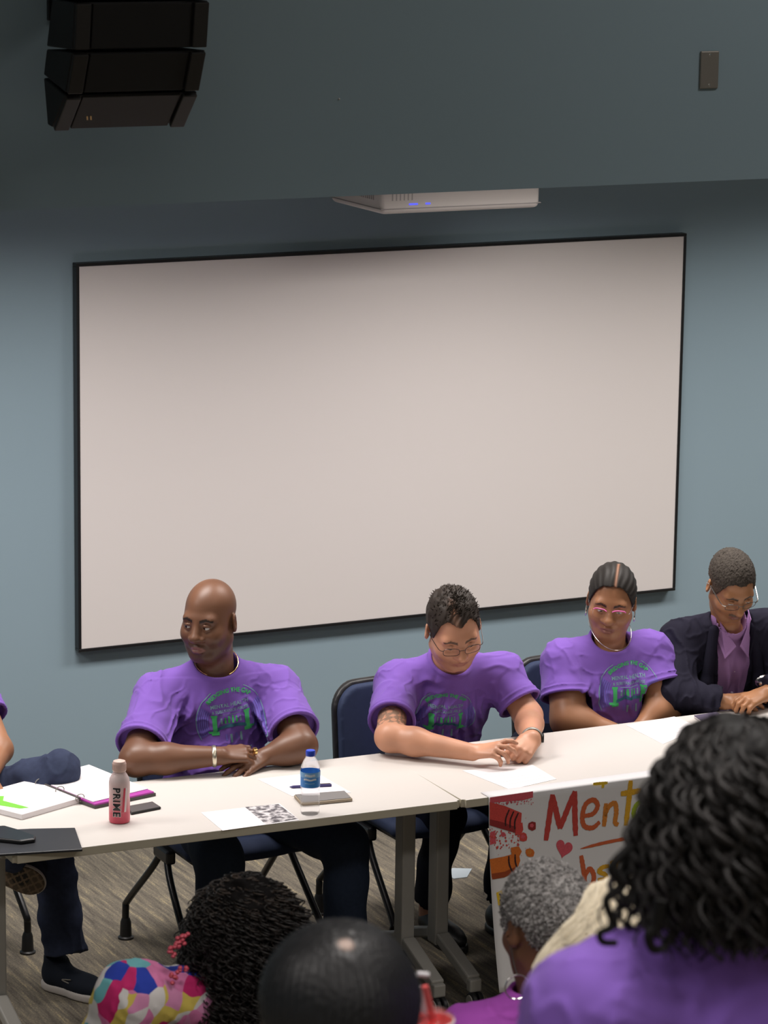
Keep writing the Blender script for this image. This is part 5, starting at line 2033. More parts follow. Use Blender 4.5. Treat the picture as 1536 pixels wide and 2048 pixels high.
M_LW = mat('label_white', (0.72, 0.78, 0.86), 0.4)
M_LP = mat('label_pale_blue', (0.22, 0.48, 0.80), 0.4)
label_band(0.126, 0.143, -0.05, 0.05, M_LP)
label_band(0.130, 0.137, -0.018, 0.016, M_LW, 0.0010)
label_band(0.117, 0.123, -0.022, 0.020, M_LW, 0.0012)
label_band(0.106, 0.109, -0.018, 0.014, M_LP, 0.0006)
mb = MB()
mb.lathe(wp, [(0.0150, 0.192), (0.0155, 0.194), (0.0155, 0.207), (0.0140, 0.210), (0.004, 0.2105)], 30)
mb.build('bottle_cap', mat('blue_cap', (0.03, 0.08, 0.62), 0.35), wb_, smooth=True)

# phone under the fingers of the second person
phone('smartphone', [(966, 1503), (1012, 1488), (1031, 1495), (1010, 1508)], TT + 0.0012, 0.010, mat('pale_back', (0.72, 0.72, 0.74), 0.3), M_BLKP, 'pale phone under the fingers of the person with short dark hair')  # white phone face with a dark edge

# pale sheet on the floor behind the table legs
pt = [(889, 1747), (905, 1736), (944, 1737), (934, 1754), (908, 1757)]
c = centre(pt, 0.003)
r = empty('floor_paper', (c[0], c[1], 0), 'small pale blue-grey sheet lying on the carpet behind the table legs', 'paper')
slab('sheet', pt, 0.0005, 0.003, mat('pale_blue_paper', (0.42, 0.48, 0.52), 0.7), r, 0)

# ------------------------------------------------------------------ banner over the front edge of the right table
YF = TS[1] - 0.008
bx0, bx1 = A(977, 1640, YF)[0], TS[0] + 0.003 + TL + 0.30
bn = empty('banner', (bx0 + 0.5, YF, 0.1), 'white banner with brush lettering and crayon drawings hanging from the right table', 'banner')
ZB = 0.10


def ban(x, z, off=0.0):
    u = (TZ - z) / (TZ - ZB)
    y = YF - 0.10 * max(u, 0) ** 1.7 - 0.008 * math.sin((x - bx0) * 5.5) * max(u, 0) - off
    return np.array([x, y, z])


V, F = [], []
nx, nz = 60, 30
rows = [(TS[1] + 0.05, TZ + 0.0022), (TS[1] + 0.012, TZ + 0.0024)]
for i in range(nx + 1):
    x = bx0 + (bx1 - bx0) * i / nx
    for (yy, zz) in rows:
        V.append((x, yy, zz))
    V.append((x, TS[1] - 0.004, TZ + 0.0015))
    for k in range(nz + 1):
        V.append(ban(x, TZ - 0.004 - (TZ - 0.004 - ZB) * k / nz))
m_ = nz + 4
F = [[i * m_ + k, i * m_ + k + 1, (i + 1) * m_ + k + 1, (i + 1) * m_ + k] for i in range(nx) for k in range(m_ - 1)]
sh = link('sheet', np_mesh('sheet', V, F), bn, mat('vinyl_white', (0.72, 0.71, 0.72), 0.5, spec=0.3))
md = sh.modifiers.new('solid', 'SOLIDIFY')
md.thickness = 0.0012
md.offset = 0


def bpx(px, py):
    """pixel on the hanging face -> (x, z) of the banner"""
    x, z = 0, 0
    Y = YF
    for _ in range(6):
        p = A(px, py, Y)
        x, z = p[0], p[2]
        Y = ban(x, z)[1]
    return np.array([x, z])


BM = {}
for nm, c in dict(red=(0.50, 0.060, 0.050), rust=(0.56, 0.12, 0.045), orange=(0.62, 0.22, 0.04), gold=(0.66, 0.36, 0.03), lime=(0.36, 0.47, 0.03), green=(0.08, 0.40, 0.10), pink=(0.62, 0.10, 0.13),
                  dark=(0.05, 0.02, 0.02), maroon=(0.28, 0.03, 0.03), brown=(0.30, 0.06, 0.02), yellow=(0.75, 0.50, 0.03), crayon=(0.60, 0.07, 0.06), crayon_orange=(0.62, 0.16, 0.03), white=(0.74, 0.72, 0.72)).items():
    BM[nm] = mat('ink_' + nm, c, 0.55, spec=0.25, noise=(220, 0.25))


def b2(v2, faces, name, col, parent, off):
    V = [ban(x, z, off) for x, z in v2]
    return link(name, np_mesh(name, V, faces, smooth=False), parent, BM[col])


def strokes(name, paths, w, col, parent=bn, off=0.0022, taper=0.25, label=None):
    """brush strokes: list of pixel polylines"""
    V, F = [], []
    for path in paths:
        pts = smooth_path([(*bpx(x, y), 0) for x, y in path], 6)
        n = len(pts)
        b = len(V)
        for i, p in enumerate(pts):
            t = nrm(pts[min(i + 1, n - 1)] - pts[max(i - 1, 0)])
            s = np.array([-t[1], t[0], 0])
            u = i / (n - 1)
            ww = w * (1 - taper * (2 * u - 1) ** 4) * (1 + 0.10 * math.sin(i * 2.7))
            V += [(p + s * ww / 2)[:2], (p - s * ww / 2)[:2]]
        F += [[b + 2 * i, b + 2 * i + 1, b + 2 * i + 3, b + 2 * i + 2] for i in range(n - 1)]
    o = b2(V, F, name, col, parent, off)
    return tag(o, label)


def cp(x, y):          # coordinates of the 900..1536 x 1400..1800 detail view
    return (900 + x * 0.41406, 1400 + y * 0.41406)


def C(*pts):
    return [cp(*p) for p in pts]


MM = 1.0 / 615
W0 = 12.5 * MM
strokes('letter', [C((462, 678), (478, 570), (494, 455)), C((494, 460), (512, 540), (530, 620)), C((530, 620), (565, 530), (602, 440)), C((602, 440), (602, 550), (606, 655))], W0, 'red', label='red brush letter M')
strokes('letter', [C((645, 560), (690, 548), (712, 510), (692, 482), (655, 502), (638, 560), (648, 608), (688, 616), (722, 588))], W0 * 0.85, 'rust', label='rust brush letter e')
strokes('letter', [C((742, 610), (748, 555), (752, 498)), C((746, 560), (765, 515), (795, 498), (802, 540), (796, 590), (812, 602))], W0 * 0.85, 'orange', label='orange brush letter n')
strokes('letter', [C((872, 388), (862, 490), (848, 606)), C((824, 452), (870, 446), (922, 436))], W0 * 0.95, 'gold', label='gold brush letter t')
strokes('letter', [C((945, 490), (905, 500), (886, 545), (905, 585), (945, 545), (952, 495)), C((952, 490), (948, 550), (962, 590))], W0 * 0.85, 'lime', label='lime green brush letter a')
strokes('letter', [C((1020, 380), (1008, 480), (1004, 588))], W0 * 0.95, 'green', label='green brush letter l')
strokes('underline', [C((628, 718), (740, 690), (870, 664), (1000, 640))], W0 * 0.55, 'rust', taper=0.85, label='red-orange brush underline')
strokes('letter', [C((632, 750), (642, 810), (652, 878)), C((650, 850), (672, 815), (692, 840), (690, 880), (668, 905))], W0 * 0.85, 'rust', label='rust brush letter b')
strokes('letter', [C((768, 800), (735, 808), (718, 828), (748, 842), (752, 862), (712, 868))], W0 * 0.75, 'gold', label='gold brush letter s')
strokes('letter', [C((806, 756), (800, 800), (796, 842)), C((772, 788), (810, 776), (855, 762))], W0 * 0.75, 'gold', label='gold brush letter t')
strokes('brush_mark', [C((690, 405), (725, 402), (760, 399)), C((738, 402), (737, 424))], W0 * 0.5, 'yellow', label='small yellow brush mark')


def blob(name, pts, col, parent=bn, off=0.0022, label=None):
    P = [bpx(*p) for p in pts]
    c = np.mean(P, 0)
    return tag(b2([c] + P, [[0, i + 1, (i + 1) % len(P) + 1] for i in range(len(P))], name, col, parent, off), label)


hpts = []
for i in range(40):
    t = 2 * math.pi * i / 40
    x, y = 16 * math.sin(t) ** 3, 13 * math.cos(t) - 5 * math.cos(2 * t) - 2 * math.cos(3 * t) - math.cos(4 * t)
    a = 0.25
    hpts.append(cp(549 + 2.5 * (x * math.cos(a) + y * math.sin(a)), 716 - 3.0 * (y * math.cos(a) - x * math.sin(a))))
blob('heart', hpts, 'pink', label='red heart')
cr_ = blob('crayon', C((190, 492), (262, 510), (345, 545), (342, 590), (330, 640), (250, 612), (190, 596)), 'crayon', label='red crayon drawing')
blob('crayon_shade', C((190, 575), (255, 590), (330, 618), (330, 645), (250, 622), (190, 604)), 'maroon', cr_, 0.0028)
for k in range(3):
    strokes('crayon_band', [C((284 + 22 * k, 528 + 8 * k), (268 + 22 * k, 570 + 6 * k), (266 + 22 * k, 608 + 8 * k))], W0 * 0.28, 'dark', cr_, 0.0032)
blob('crayon_tip', C((320, 600), (348, 590), (352, 625), (340, 652), (312, 648)), 'crayon', cr_, 0.0030)
co = blob('crayon', C((190, 768), (260, 755), (330, 735), (338, 775), (322, 820), (260, 850), (200, 858)), 'crayon_orange', label='orange crayon drawing')
blob('crayon_shade', C((200, 838), (262, 828), (325, 800), (322, 828), (260, 856), (202, 866)), 'brown', co, 0.0028)
for k in range(2):
    strokes('crayon_band', [C((282 + 30 * k, 752 - 8 * k), (284 + 30 * k, 790 - 8 * k), (300 + 24 * k, 832 - 14 * k))], W0 * 0.28, 'dark', co, 0.0032)
blob('crayon_tip', C((292, 712), (330, 705), (345, 730), (330, 760), (296, 752)), 'crayon_orange', co, 0.0030)
for (x, y, s, c) in ((395, 608, 22, 'maroon'), (352, 662, 22, 'crayon'), (384, 736, 24, 'crayon_orange'), (255, 648, 12, 'pink'), (352, 800, 8, 'rust')):
    r_ = np.random.default_rng(int(x))
    o = blob('crayon_chip', [cp(x + s * (0.8 + 0.35 * r_.random()) * math.cos(a), y + s * (0.8 + 0.35 * r_.random()) * math.sin(a)) for a in np.linspace(0, 2 * math.pi, 9)[:-1]], c, bn, 0.0024)
    blob('chip_facet', [cp(x - 2 + 0.5 * s * math.cos(a), y - 3 + 0.5 * s * math.sin(a)) for a in np.linspace(0, 2 * math.pi, 6)[:-1]], 'pink' if c != 'crayon_orange' else 'orange', o, 0.0030)
r_ = np.random.default_rng(5)
V, F = [], []


def dots(n, x0, x1, y0, y1, s0, s1, name, col):
    V, F = [], []
    for _ in range(n):
        x, y = r_.uniform(x0, x1), r_.uniform(y0, y1)
        s = r_.uniform(s0, s1) * MM
        c = bpx(*cp(x, y))
        b = len(V)
        k = 6
        V += [c] + [c + s * r_.uniform(0.6, 1.3) * np.array([math.cos(2 * math.pi * i / k), math.sin(2 * math.pi * i / k)]) for i in range(k)]
        F += [[b, b + 1 + i, b + 1 + (i + 1) % k] for i in range(k)]
    o = b2(V, F, name, col, bn, 0.0018)
    return tag(o, None, kind='stuff')


dots(60, 192, 400, 478, 505, 0.8, 2.2, 'paint_splatter', 'pink')
dots(70, 192, 330, 625, 720, 0.8, 2.6, 'paint_splatter', 'crayon')
dots(26, 200, 430, 560, 800, 0.5, 1.3, 'paint_splatter', 'rust')
blob('brush_mark', C((192, 470), (400, 440), (400, 470), (350, 484), (192, 496)), 'pink', bn, 0.0016, 'pink brush wash')
blob('brush_mark', C((192, 640), (215, 630), (222, 690), (192, 700)), 'pink', bn, 0.0016)
yl = blob('crayon', C((222, 930), (262, 912), (275, 960), (268, 1010), (232, 990)), 'yellow', bn, 0.0022, 'yellow crayon drawing')
strokes('crayon_band', [C((236, 935), (256, 950)), C((238, 965), (262, 975))], W0 * 0.3, 'dark', yl, 0.0030)
# ------------------------------------------------------------------ person at the far left: crossed legs, navy sneaker
def left_person():
    R = frame(np.array([0.45, -0.9, 0]), pitch=4)
    S = A(-150, 1345, -1.22)
    root = person_root(S[0], S[1], 'person at the left edge, crossed legs in dark jeans and a navy sneaker')
    JR, JL = S + R @ np.array([0.19, 0, -0.03]), S + R @ np.array([-0.19, 0, -0.03])
    WL = A(-26, 1556, -1.56)
    EL = A(-2, 1500, -1.40)
    ER = S + R @ np.array([0.26, 0.10, -0.28])
    WR = S + R @ np.array([0.10, 0.32, -0.30])
    nb = S + R @ np.array([0, 0.02, 0.08])
    H = Head(S + R @ np.array([0, 0.05, 0.235]), frame(np.array([0.7, -0.7, 0]), pitch=8))
    al = np.array([JR, JL, EL, ER, WL, WR, H.L(0, 0, 0.14)])
    v = Vol(al.min(0) - 0.16, al.max(0) + 0.16, 0.0045)
    H.grow(v)
    v.cap(H.L(0, -0.02, -0.03), nb - R[:, 2] * 0.06, 0.058, 0.060, 0.03)
    v.cap(JR, JL, 0.05, k=0.03)
    v.cap(nb - R[:, 2] * 0.07, S - R[:, 2] * 0.1, 0.05, 0.07, 0.03)
    v.chain([JR, ER, WR], [0.055, 0.045, 0.030], 0.02)
    v.chain([JL, EL, WL], [0.055, 0.045, 0.030], 0.02)
    hand(v, WR, R[:, 1] - R[:, 0] * 0.4, np.array([0, 0, 1.0]), -1, (15, 30, 20))
    hand(v, WL, R[:, 1] + R[:, 0] * 0.6 - R[:, 2] * 0.3, np.array([0, 0, 1.0]), 1, (15, 30, 20))
    skin_obj('body', v, root, lambda V: H.colours(V, (0.33, 0.15, 0.075), (0.25, 0.1, 0.08), (0.03, 0.02, 0.012)))
    H.eyes(root)
    V, Q = H.hair_shell(0.006, [(0, 0.078), (40, 0.07), (62, 0.01), (78, -0.02), (88, 0.02), (112, 0.015), (130, -0.05), (180, -0.07)], h=0.004)
    link('hair', np_mesh('hair', V, Q, cols=np.tile([0.02, 0.016, 0.013], (len(V), 1))), root, attr_mat('short_hair', 0.7))
    v = tee(S, R, JR, JL, ER, EL, nb, 0.6, 0.6, rs=(0.072, 0.078), rn=0.070, h=0.006, seed=61, waist=-0.46, bz=-0.30)
    collar(v, nb, R[:, 2] * 0.9 + R[:, 1] * 0.36, 0.070)
    link('t_shirt', np_mesh('t_shirt', *v.mesh(1)), root, M_TEE)
    hip = S + R @ np.array([0, 0.02, -0.50])
    # planted leg and the leg crossed over it
    M_CJ = mat('navy_denim', (0.035, 0.045, 0.085), 0.85, spec=0.15, noise=(60, 0.25), bump=(800, 0.4, 0.001))
    kp = A(92, 1650, -1.50)
    ap = A(132, 1905, -1.585)
    kc = A(118, 1541, -1.60)
    hA, hB = hip + R[:, 0] * 0.10, hip - R[:, 0] * 0.10
    pts = np.array([hA, hB, kp, ap, kc])
    v = Vol(pts.min(0) - 0.2, pts.max(0) + 0.16, 0.0055)
    v.cap(hA, hB, 0.115, k=0.04)
    v.cap(hB, kp, 0.085, 0.072, 0.05)
    d = nrm(ap - kp)
    v.cap(kp, ap + d * 0.1, 0.074, 0.066, 0.03, cut=[(ap, d)])
    v.torus(ap - d * 0.008, d, 0.064, 0.004, 0.004)
    v.cap(hA, kc, 0.090, 0.062, 0.04)
    ac = A(20, 1722, -1.66)
    v.cap(kc, lerp(kc, ac, 0.95), 0.062, 0.050, 0.03)
    v.displace(lambda Q: 0.005 * sines(Q * [1, 1, 1.8], 71, 45) + 0.006 * (1 - np.minimum(np.abs(sines(Q, 72, 40)) * 2.5, 1)) ** 2, 0.03)
    link('trousers', np_mesh('trousers', *v.mesh(1)), root, M_CJ)
    # sneaker on the floor
    M_SNK = mat('navy_knit', (0.012, 0.016, 0.026), 0.8, spec=0.2, bump=(700, 0.4, 0.001))
    M_SOLE = mat('white_sole', (0.50, 0.46, 0.43), 0.6)
    heel, toe = T(88, 1972, 0), T(236, 2014, 0)
    dd = nrm((toe - heel) * [1, 1, 0])
    up = shoe(root, heel, dd, M_SNK, M_SOLE, name='sneaker')
    c = heel + dd * 0.14 + np.array([-dd[1], dd[0], 0]) * -0.043
    c[2] = 0.062
    mb = MB()
    sp_ = []
    for i in range(24):
        t = i / 23
        sp_.append(c + dd * (0.020 * math.cos(math.pi * 1.5 * t + 0.5) - 0.004) + np.array([0, 0, 0.014 * (0.5 - t)]) + np.array([0.001, -0.003, 0]))
    mb.tube(sp_, 0.0022, 6)
    tag(mb.build('side_mark', M_STEEL, up, smooth=True), 'small silver curved side mark')
    # the raised foot turns its patterned sole to the front
    n = nrm(facing(-5) + np.array([0, 0, -0.15]))
    ax = nrm(-RH + np.array([0, 0, 0.32]))
    ax = nrm(ax - n * (ax @ n))
    ll = np.cross(n, ax)
    Rf = np.stack([ll, ax, -n], 1)
    h0 = A(58, 1762, -1.68)
    P = lambda x, y, z: h0 + Rf @ np.array([x, y, z])
    lo, hi = np.minimum(P(0, -0.06, 0), P(0, 0.26, 0)) - 0.12, np.maximum(P(0, -0.06, 0), P(0, 0.26, 0)) + 0.12
    v = Vol(lo, hi, 0.005)
    v.ell(P(0, 0.01, 0.045), (0.042, 0.06, 0.045), Rf, 0)
    v.ell(P(0, 0.15, 0.035), (0.046, 0.10, 0.034), Rf, 0.04)
    v.cap(P(0, 0.01, 0.045), P(0, 0.0, 0.10), 0.040, 0.042, 0.02)
    u2 = link('sneaker', np_mesh('sneaker', *v.mesh(1)), root, M_SNK)
    v = Vol(lo, hi, 0.0045)
    v.ell(P(0, 0.012, 0.0), (0.052, 0.070, 0.045), Rf, 0)
    v.ell(P(0, 0.15, 0.0), (0.054, 0.11, 0.045), Rf, 0.04)
    v.plane_cut(P(0, 0, 0.018), -n)
    v.plane_cut(P(0, 0, -0.004), n)
    link('sole', np_mesh('sole', *v.mesh(1)), u2, M_SOLE)
    v = Vol(lo, hi, 0.004)
    v.ell(P(0, 0.012, 0.0), (0.049, 0.066, 0.045), Rf, 0)
    v.ell(P(0, 0.15, 0.0), (0.050, 0.105, 0.045), Rf, 0.04)
    v.plane_cut(P(0, 0, 0.0), -n)
    v.plane_cut(P(0, 0, -0.009), n)
    V, Q = v.mesh(1)
    q = (V - h0) @ Rf
    g = np.abs(((q[:, 0] + q[:, 1]) / 0.034) % 1 - 0.5), np.abs(((q[:, 0] - q[:, 1]) / 0.034) % 1 - 0.5)
    band = ((np.minimum(*g) < 0.13))[:, None]
    blk = (np.hypot(q[:, 0] + 0.008, q[:, 1] - 0.03) < 0.03)[:, None]
    Cc = np.where(band, [0.20, 0.14, 0.09], np.where(blk, [0.012, 0.011, 0.011], [0.085, 0.062, 0.040]))
    tag(link('outsole', np_mesh('outsole', V, Q, cols=Cc), u2, attr_mat('patterned_rubber', 0.7)), 'brown patterned sole of the raised foot')


left_person()


# ------------------------------------------------------------------ the audience, seen from behind
def locks(n, centre, radii, Rr, rnd, length, hr, pitch, tube_r, m=26, fall=1.0, out=0.06, zmin=-0.3, cut=None, taper=0.5, floor=None):
    """curly locks rooted on an ellipsoid; they swing outwards, then fall"""
    d = rnd.normal(size=(n * 2, 3))
    d /= np.linalg.norm(d, axis=1, keepdims=True)
    d = d[d[:, 2] > zmin]
    if cut is not None:
        d = d[~cut(d)]
    d = d[:n]
    n = len(d)
    root = d * radii
    t = np.linspace(0, 1, m)[None, :, None]
    L = rnd.uniform(*length, size=(n, 1, 1))
    if floor is not None:
        L = np.clip(root[:, 2][:, None, None] - floor + rnd.uniform(-0.03, 0.02, size=(n, 1, 1)), 0.02, L)
    o = d[:, None, :] * np.array([1, 1, 0.8])
    swing = out * (1 - np.exp(-3.5 * t)) * rnd.uniform(0.6, 1.3, size=(n, 1, 1))
    side = rnd.normal(size=(n, 1, 3)) * [1, 1, 0.2]
    P = root[:, None, :] + o * swing + np.array([0, 0, -1.0]) * L * fall * t ** 1.15 + side * 0.03 * t * L / 0.2
    # keep the locks outside of the head while they fall
    e = np.linalg.norm(P / (np.asarray(radii) * 1.0), axis=2, keepdims=True)
    push = np.maximum(1.0 - e, 0) * (P[:, :, 2:3] > -radii[2] * 0.9)
    hor = P * [1, 1, 0]
    P = P + hor / (np.linalg.norm(hor, axis=2, keepdims=True) + 1e-6) * push * radii[0]
    ph = rnd.uniform(0, 6.28, size=(n, 1)) + (t[0, :, 0][None, :] * L[:, 0] / pitch * 6.283) * rnd.uniform(0.8, 1.25, size=(n, 1))
    h = hr * rnd.uniform(0.6, 1.3, size=(n, 1)) * np.minimum(t[0, :, 0] * 4, 1)[None, :]
    P = P + np.stack([h * np.cos(ph), h * np.sin(ph), 0 * ph], 2)
    P = P @ Rr.T + centre
    r = tube_r * rnd.uniform(0.7, 1.3, size=(n, 1)) * (1 - taper * t[0, :, 0][None, :] ** 2)
    return P, r


UP = np.array([0, 0, 1.0])


def seat_body(v, S, R, hz):
    """hips and thighs of a seated watcher, feet on the step below"""
    pass


# dense black curls, patterned shirt
def curly_person():
    rnd = np.random.default_rng(21)
    Y = -4.66
    R = frame(nrm(VH * 0.96 + RH * -0.25), pitch=6)
    hc = A(492, 1862, Y)
    S = A(455, 2000, Y + 0.01)
    root = person_root(S[0], S[1], 'person with dense black curly hair and a multicoloured patterned shirt, seen from behind', z=TIER[0][1])
    JL, JR = A(262, 1998, Y - 0.03), A(668, 2010, Y + 0.04)
    EL, ER = A(196, 2170, Y + 0.05), A(745, 2190, Y + 0.1)
    nb = S + R[:, 2] * 0.05
    H = Head(hc - UP * 0.01, R, (0.98, 0.98, 1.0))
    al = np.array([JL, JR, EL, ER, H.L(0, 0, 0.14), H.L(0, 0.13, 0)])
    v = Vol(al.min(0) - 0.14, al.max(0) + 0.14, 0.006)
    H.grow(v)
    v.cap(H.L(0, -0.02, -0.03), nb - UP * 0.05, 0.055, 0.06, 0.03)
    v.cap(JL, JR, 0.05, k=0.03)
    v.cap(nb - UP * 0.07, S - UP * 0.1, 0.05, 0.07, 0.03)
    WL, WR = EL + R[:, 1] * 0.22 + R[:, 0] * 0.08, ER + R[:, 1] * 0.22 - R[:, 0] * 0.08
    for J, E, Wp, sd in ((JL, EL, WL, 1), (JR, ER, WR, -1)):
        v.chain([J, E], [0.056, 0.046], 0.02)
        v.chain([E, Wp], [0.045, 0.030], 0.02)
        hand(v, Wp, Wp - E, UP, sd, (15, 30, 20))
    skin_obj('body', v, root, lambda V: H.colours(V, (0.12, 0.052, 0.028)))
    H.eyes(root)
    sv = tee(S, R, JR, JL, ER, EL, nb, 0.55, 0.55, rs=(0.082, 0.086), rn=0.066, h=0.006, seed=81, wr=0.0035)
    collar(sv, nb, UP, 0.066)
    m = mat('patchwork_print', (0.5, 0.5, 0.5), 0.8, spec=0.15)
    nt = m.node_tree
    tc = nt.nodes.new('ShaderNodeTexCoord')
    ns = nt.nodes.new('ShaderNodeTexNoise')
    ns.inputs['Scale'].default_value = 6
    nt.links.new(tc.outputs['Object'], ns.inputs['Vector'])
    ad = nt.nodes.new('ShaderNodeVectorMath')
    ad.operation = 'MULTIPLY_ADD'
    ad.inputs[1].default_value = (0.12, 0.12, 0.12)
    nt.links.new(ns.outputs['Color'], ad.inputs[0])
    nt.links.new(tc.outputs['Object'], ad.inputs[2])
    vo = nt.nodes.new('ShaderNodeTexVoronoi')
    vo.inputs['Scale'].default_value = 20
    nt.links.new(ad.outputs[0], vo.inputs['Vector'])
    sp = nt.nodes.new('ShaderNodeSeparateXYZ')
    nt.links.new(vo.outputs['Color'], sp.inputs[0])
    cr = nt.nodes.new('ShaderNodeValToRGB')
    cr.color_ramp.interpolation = 'CONSTANT'
    e = cr.color_ramp.elements
    cols = [(0.0, (0.58, 0.03, 0.16)), (0.16, (0.72, 0.22, 0.44)), (0.33, (0.72, 0.70, 0.68)), (0.48, (0.03, 0.06, 0.42)), (0.62, (0.17, 0.48, 0.52)), (0.74, (0.70, 0.55, 0.12)), (0.85, (0.74, 0.30, 0.52)), (0.94, (0.75, 0.72, 0.70))]
    e[0].position, e[0].color = cols[0][0], (*cols[0][1], 1)
    e[1].position, e[1].color = cols[1][0], (*cols[1][1], 1)
    for p, c in cols[2:]:
        x = e.new(p)
        x.color = (*c, 1)
    nt.links.new(sp.outputs[0], cr.inputs[0])
    nt.links.new(cr.outputs[0], nt.nodes['Principled BSDF'].inputs['Base Color'])
    link('patterned_shirt', np_mesh('patterned_shirt', *sv.mesh(1)), root, m)
    # hair
    hv = Vol(hc - [0.2, 0.2, 0.34], hc + [0.2, 0.2, 0.2], 0.007)
    hv.ell(hc + UP * 0.016, (0.118, 0.122, 0.120), R, 0)
    hv.ell(hc - UP * 0.14 - R[:, 1] * 0.03, (0.125, 0.10, 0.15), R, 0.05)
    hv.plane_cut(H.L(0, 0.075, 0), R[:, 1])
    hv.displace(lambda Q: 0.006 * sines(Q, 91, 120) + 0.004 * sines(Q, 92, 240), 0.03)
    hb = link('hair', np_mesh('hair', *hv.mesh(1)), root, mat('black_curl_base', (0.007, 0.006, 0.006), 0.8, spec=0.1))
    P, r = locks(1500, hc + UP * 0.014, np.array([0.112, 0.114, 0.115]), R, rnd, (0.04, 0.12), 0.0105, 0.027, 0.0022, m=30, out=0.034, zmin=-0.5, cut=lambda d: (d[:, 1] > 0.62) & (d[:, 2] < 0.45))
    P2, r2 = locks(1200, hc - UP * 0.15 - R[:, 1] * 0.03, np.array([0.118, 0.098, 0.15]), R, rnd, (0.04, 0.12), 0.0105, 0.027, 0.0022, m=30, out=0.026, zmin=-0.9, cut=lambda d: d[:, 1] > 0.55)
    g = rnd.uniform(0.5, 1.6, size=(len(P) + len(P2), 1))
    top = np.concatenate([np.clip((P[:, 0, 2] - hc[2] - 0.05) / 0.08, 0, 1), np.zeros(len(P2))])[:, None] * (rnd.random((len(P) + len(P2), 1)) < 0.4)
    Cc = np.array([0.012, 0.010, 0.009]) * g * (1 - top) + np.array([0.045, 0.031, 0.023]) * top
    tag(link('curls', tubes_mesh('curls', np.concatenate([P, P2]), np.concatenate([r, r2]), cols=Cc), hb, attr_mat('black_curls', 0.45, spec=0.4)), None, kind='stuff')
    # red beaded ruffle beside the hair
    V, F = [], []
    k = 0
    mb = MB()
    for i in range(34):
        t = i / 33
        c = A(338 + 34 * t + rnd.normal() * 4, 1905 - 34 * t + rnd.normal() * 6 + (60 if i % 3 == 0 else 0), Y - 0.10)
        mb.lathe(c, [(0.0005, -0.0055), (0.0042, -0.0035), (0.0058, 0), (0.0042, 0.0035), (0.0005, 0.0055)], 8)
    tag(mb.build('beaded_ruffle', mat('red_beads', (0.58, 0.06, 0.10), 0.4), root, smooth=True), 'red beaded ruffle at the shoulder', kind='stuff')
    thighs(root, S, R, TIER[0][1], 0.0, M_DARKTR)


def thighs(root, S, R, zs, zf, m):
    """seated legs: on the step at zs, feet on the step at zf"""
    f = nrm(R[:, 1] * [1, 1, 0])
    hip = np.array([S[0], S[1], zs + 0.12])
    l = R[:, 0]
    kn = [hip - l * 0.13 + f * 0.42, hip + l * 0.13 + f * 0.42]
    an = [np.array([*(k + f * 0.03)[:2], zf + 0.09]) for k in kn]
    trousers(root, [hip - l * 0.1, hip + l * 0.1], kn, an, m, h=0.010, wr=0.004)
    for a in an:
        shoe(root, a - f * 0.06, f, M_BLKP, M_BLKP, z=zf)


curly_person()


def plain_watcher(label, Y, head_px, S_px, JL_px, JR_px, tier, zf, shirt_mat, skin, yaw, pitch, hs=(1, 1, 1), rs=(0.080, 0.084), seed=1, h=0.006, tR=0.6, grip=None):
    R = frame(nrm(VH * math.cos(yaw) + RH * math.sin(yaw)), pitch=pitch)
    Rb = frame(VH, pitch=6)
    S = A(*S_px, Y)
    root = person_root(S[0], S[1], label, z=tier)
    H = Head(A(*head_px, Y), R, hs)
    JL, JR = A(*JL_px, Y), A(*JR_px, Y)
    EL, ER = JL - UP * 0.25 - Rb[:, 0] * 0.05 + Rb[:, 1] * 0.06, JR - UP * 0.25 + Rb[:, 0] * 0.05 + Rb[:, 1] * 0.06
    WL, WR = EL + Rb[:, 1] * 0.22 + Rb[:, 0] * 0.09 + UP * 0.02, ER + Rb[:, 1] * 0.22 - Rb[:, 0] * 0.09 + UP * 0.02
    if grip is not None:                                  # right hand closed around a cup
        WR = grip + Rb[:, 0] * 0.046 - Rb[:, 1] * 0.075
        ER = lerp(JR, WR, 0.5) - UP * 0.10 + Rb[:, 0] * 0.07
    nb = S + UP * 0.065
    al = np.array([JL, JR, EL, ER, WL, WR, H.L(0, 0, 0.14), H.L(0, 0.13, 0)])
    v = Vol(al.min(0) - 0.16, al.max(0) + 0.16, h)
    H.grow(v)
    v.cap(H.L(0, -0.02, -0.03), nb - UP * 0.06, 0.056, 0.058, 0.03)
    v.cap(JL, JR, 0.045, k=0.03)
    v.cap(nb - UP * 0.07, S - UP * 0.1, 0.05, 0.07, 0.03)
    for J, E, Wp, sd in ((JL, EL, WL, 1), (JR, ER, WR, -1)):
        v.chain([J, E], [0.054, 0.045], 0.02)
        v.chain([E, Wp], [0.045, 0.030], 0.02)
        if grip is not None and sd == -1:
            hand(v, Wp, Rb[:, 1], Rb[:, 0], -1, (38, 62, 40), thumb=(0.7, 0.3, -0.75))
        else:
            hand(v, Wp, Wp - E, UP, sd, (25, 40, 25))
    skin_obj('body', v, root, lambda V: H.colours(V, skin, tuple(0.7 * c for c in skin), (0.03, 0.02, 0.015)))
    H.eyes(root)
    sv = tee(S, Rb, JR, JL, ER, EL, nb, tR, tR, rs=rs, rn=0.066, h=0.006, seed=seed, waist=-0.48, by=0.02)
    collar(sv, nb, UP - 0.1 * Rb[:, 1], 0.066)
    link('t_shirt', np_mesh('t_shirt', *sv.mesh(1)), root, shirt_mat)
    thighs(root, S, Rb, tier, zf, M_DARKTR)
    return root, H, S, Rb, (WL, WR)


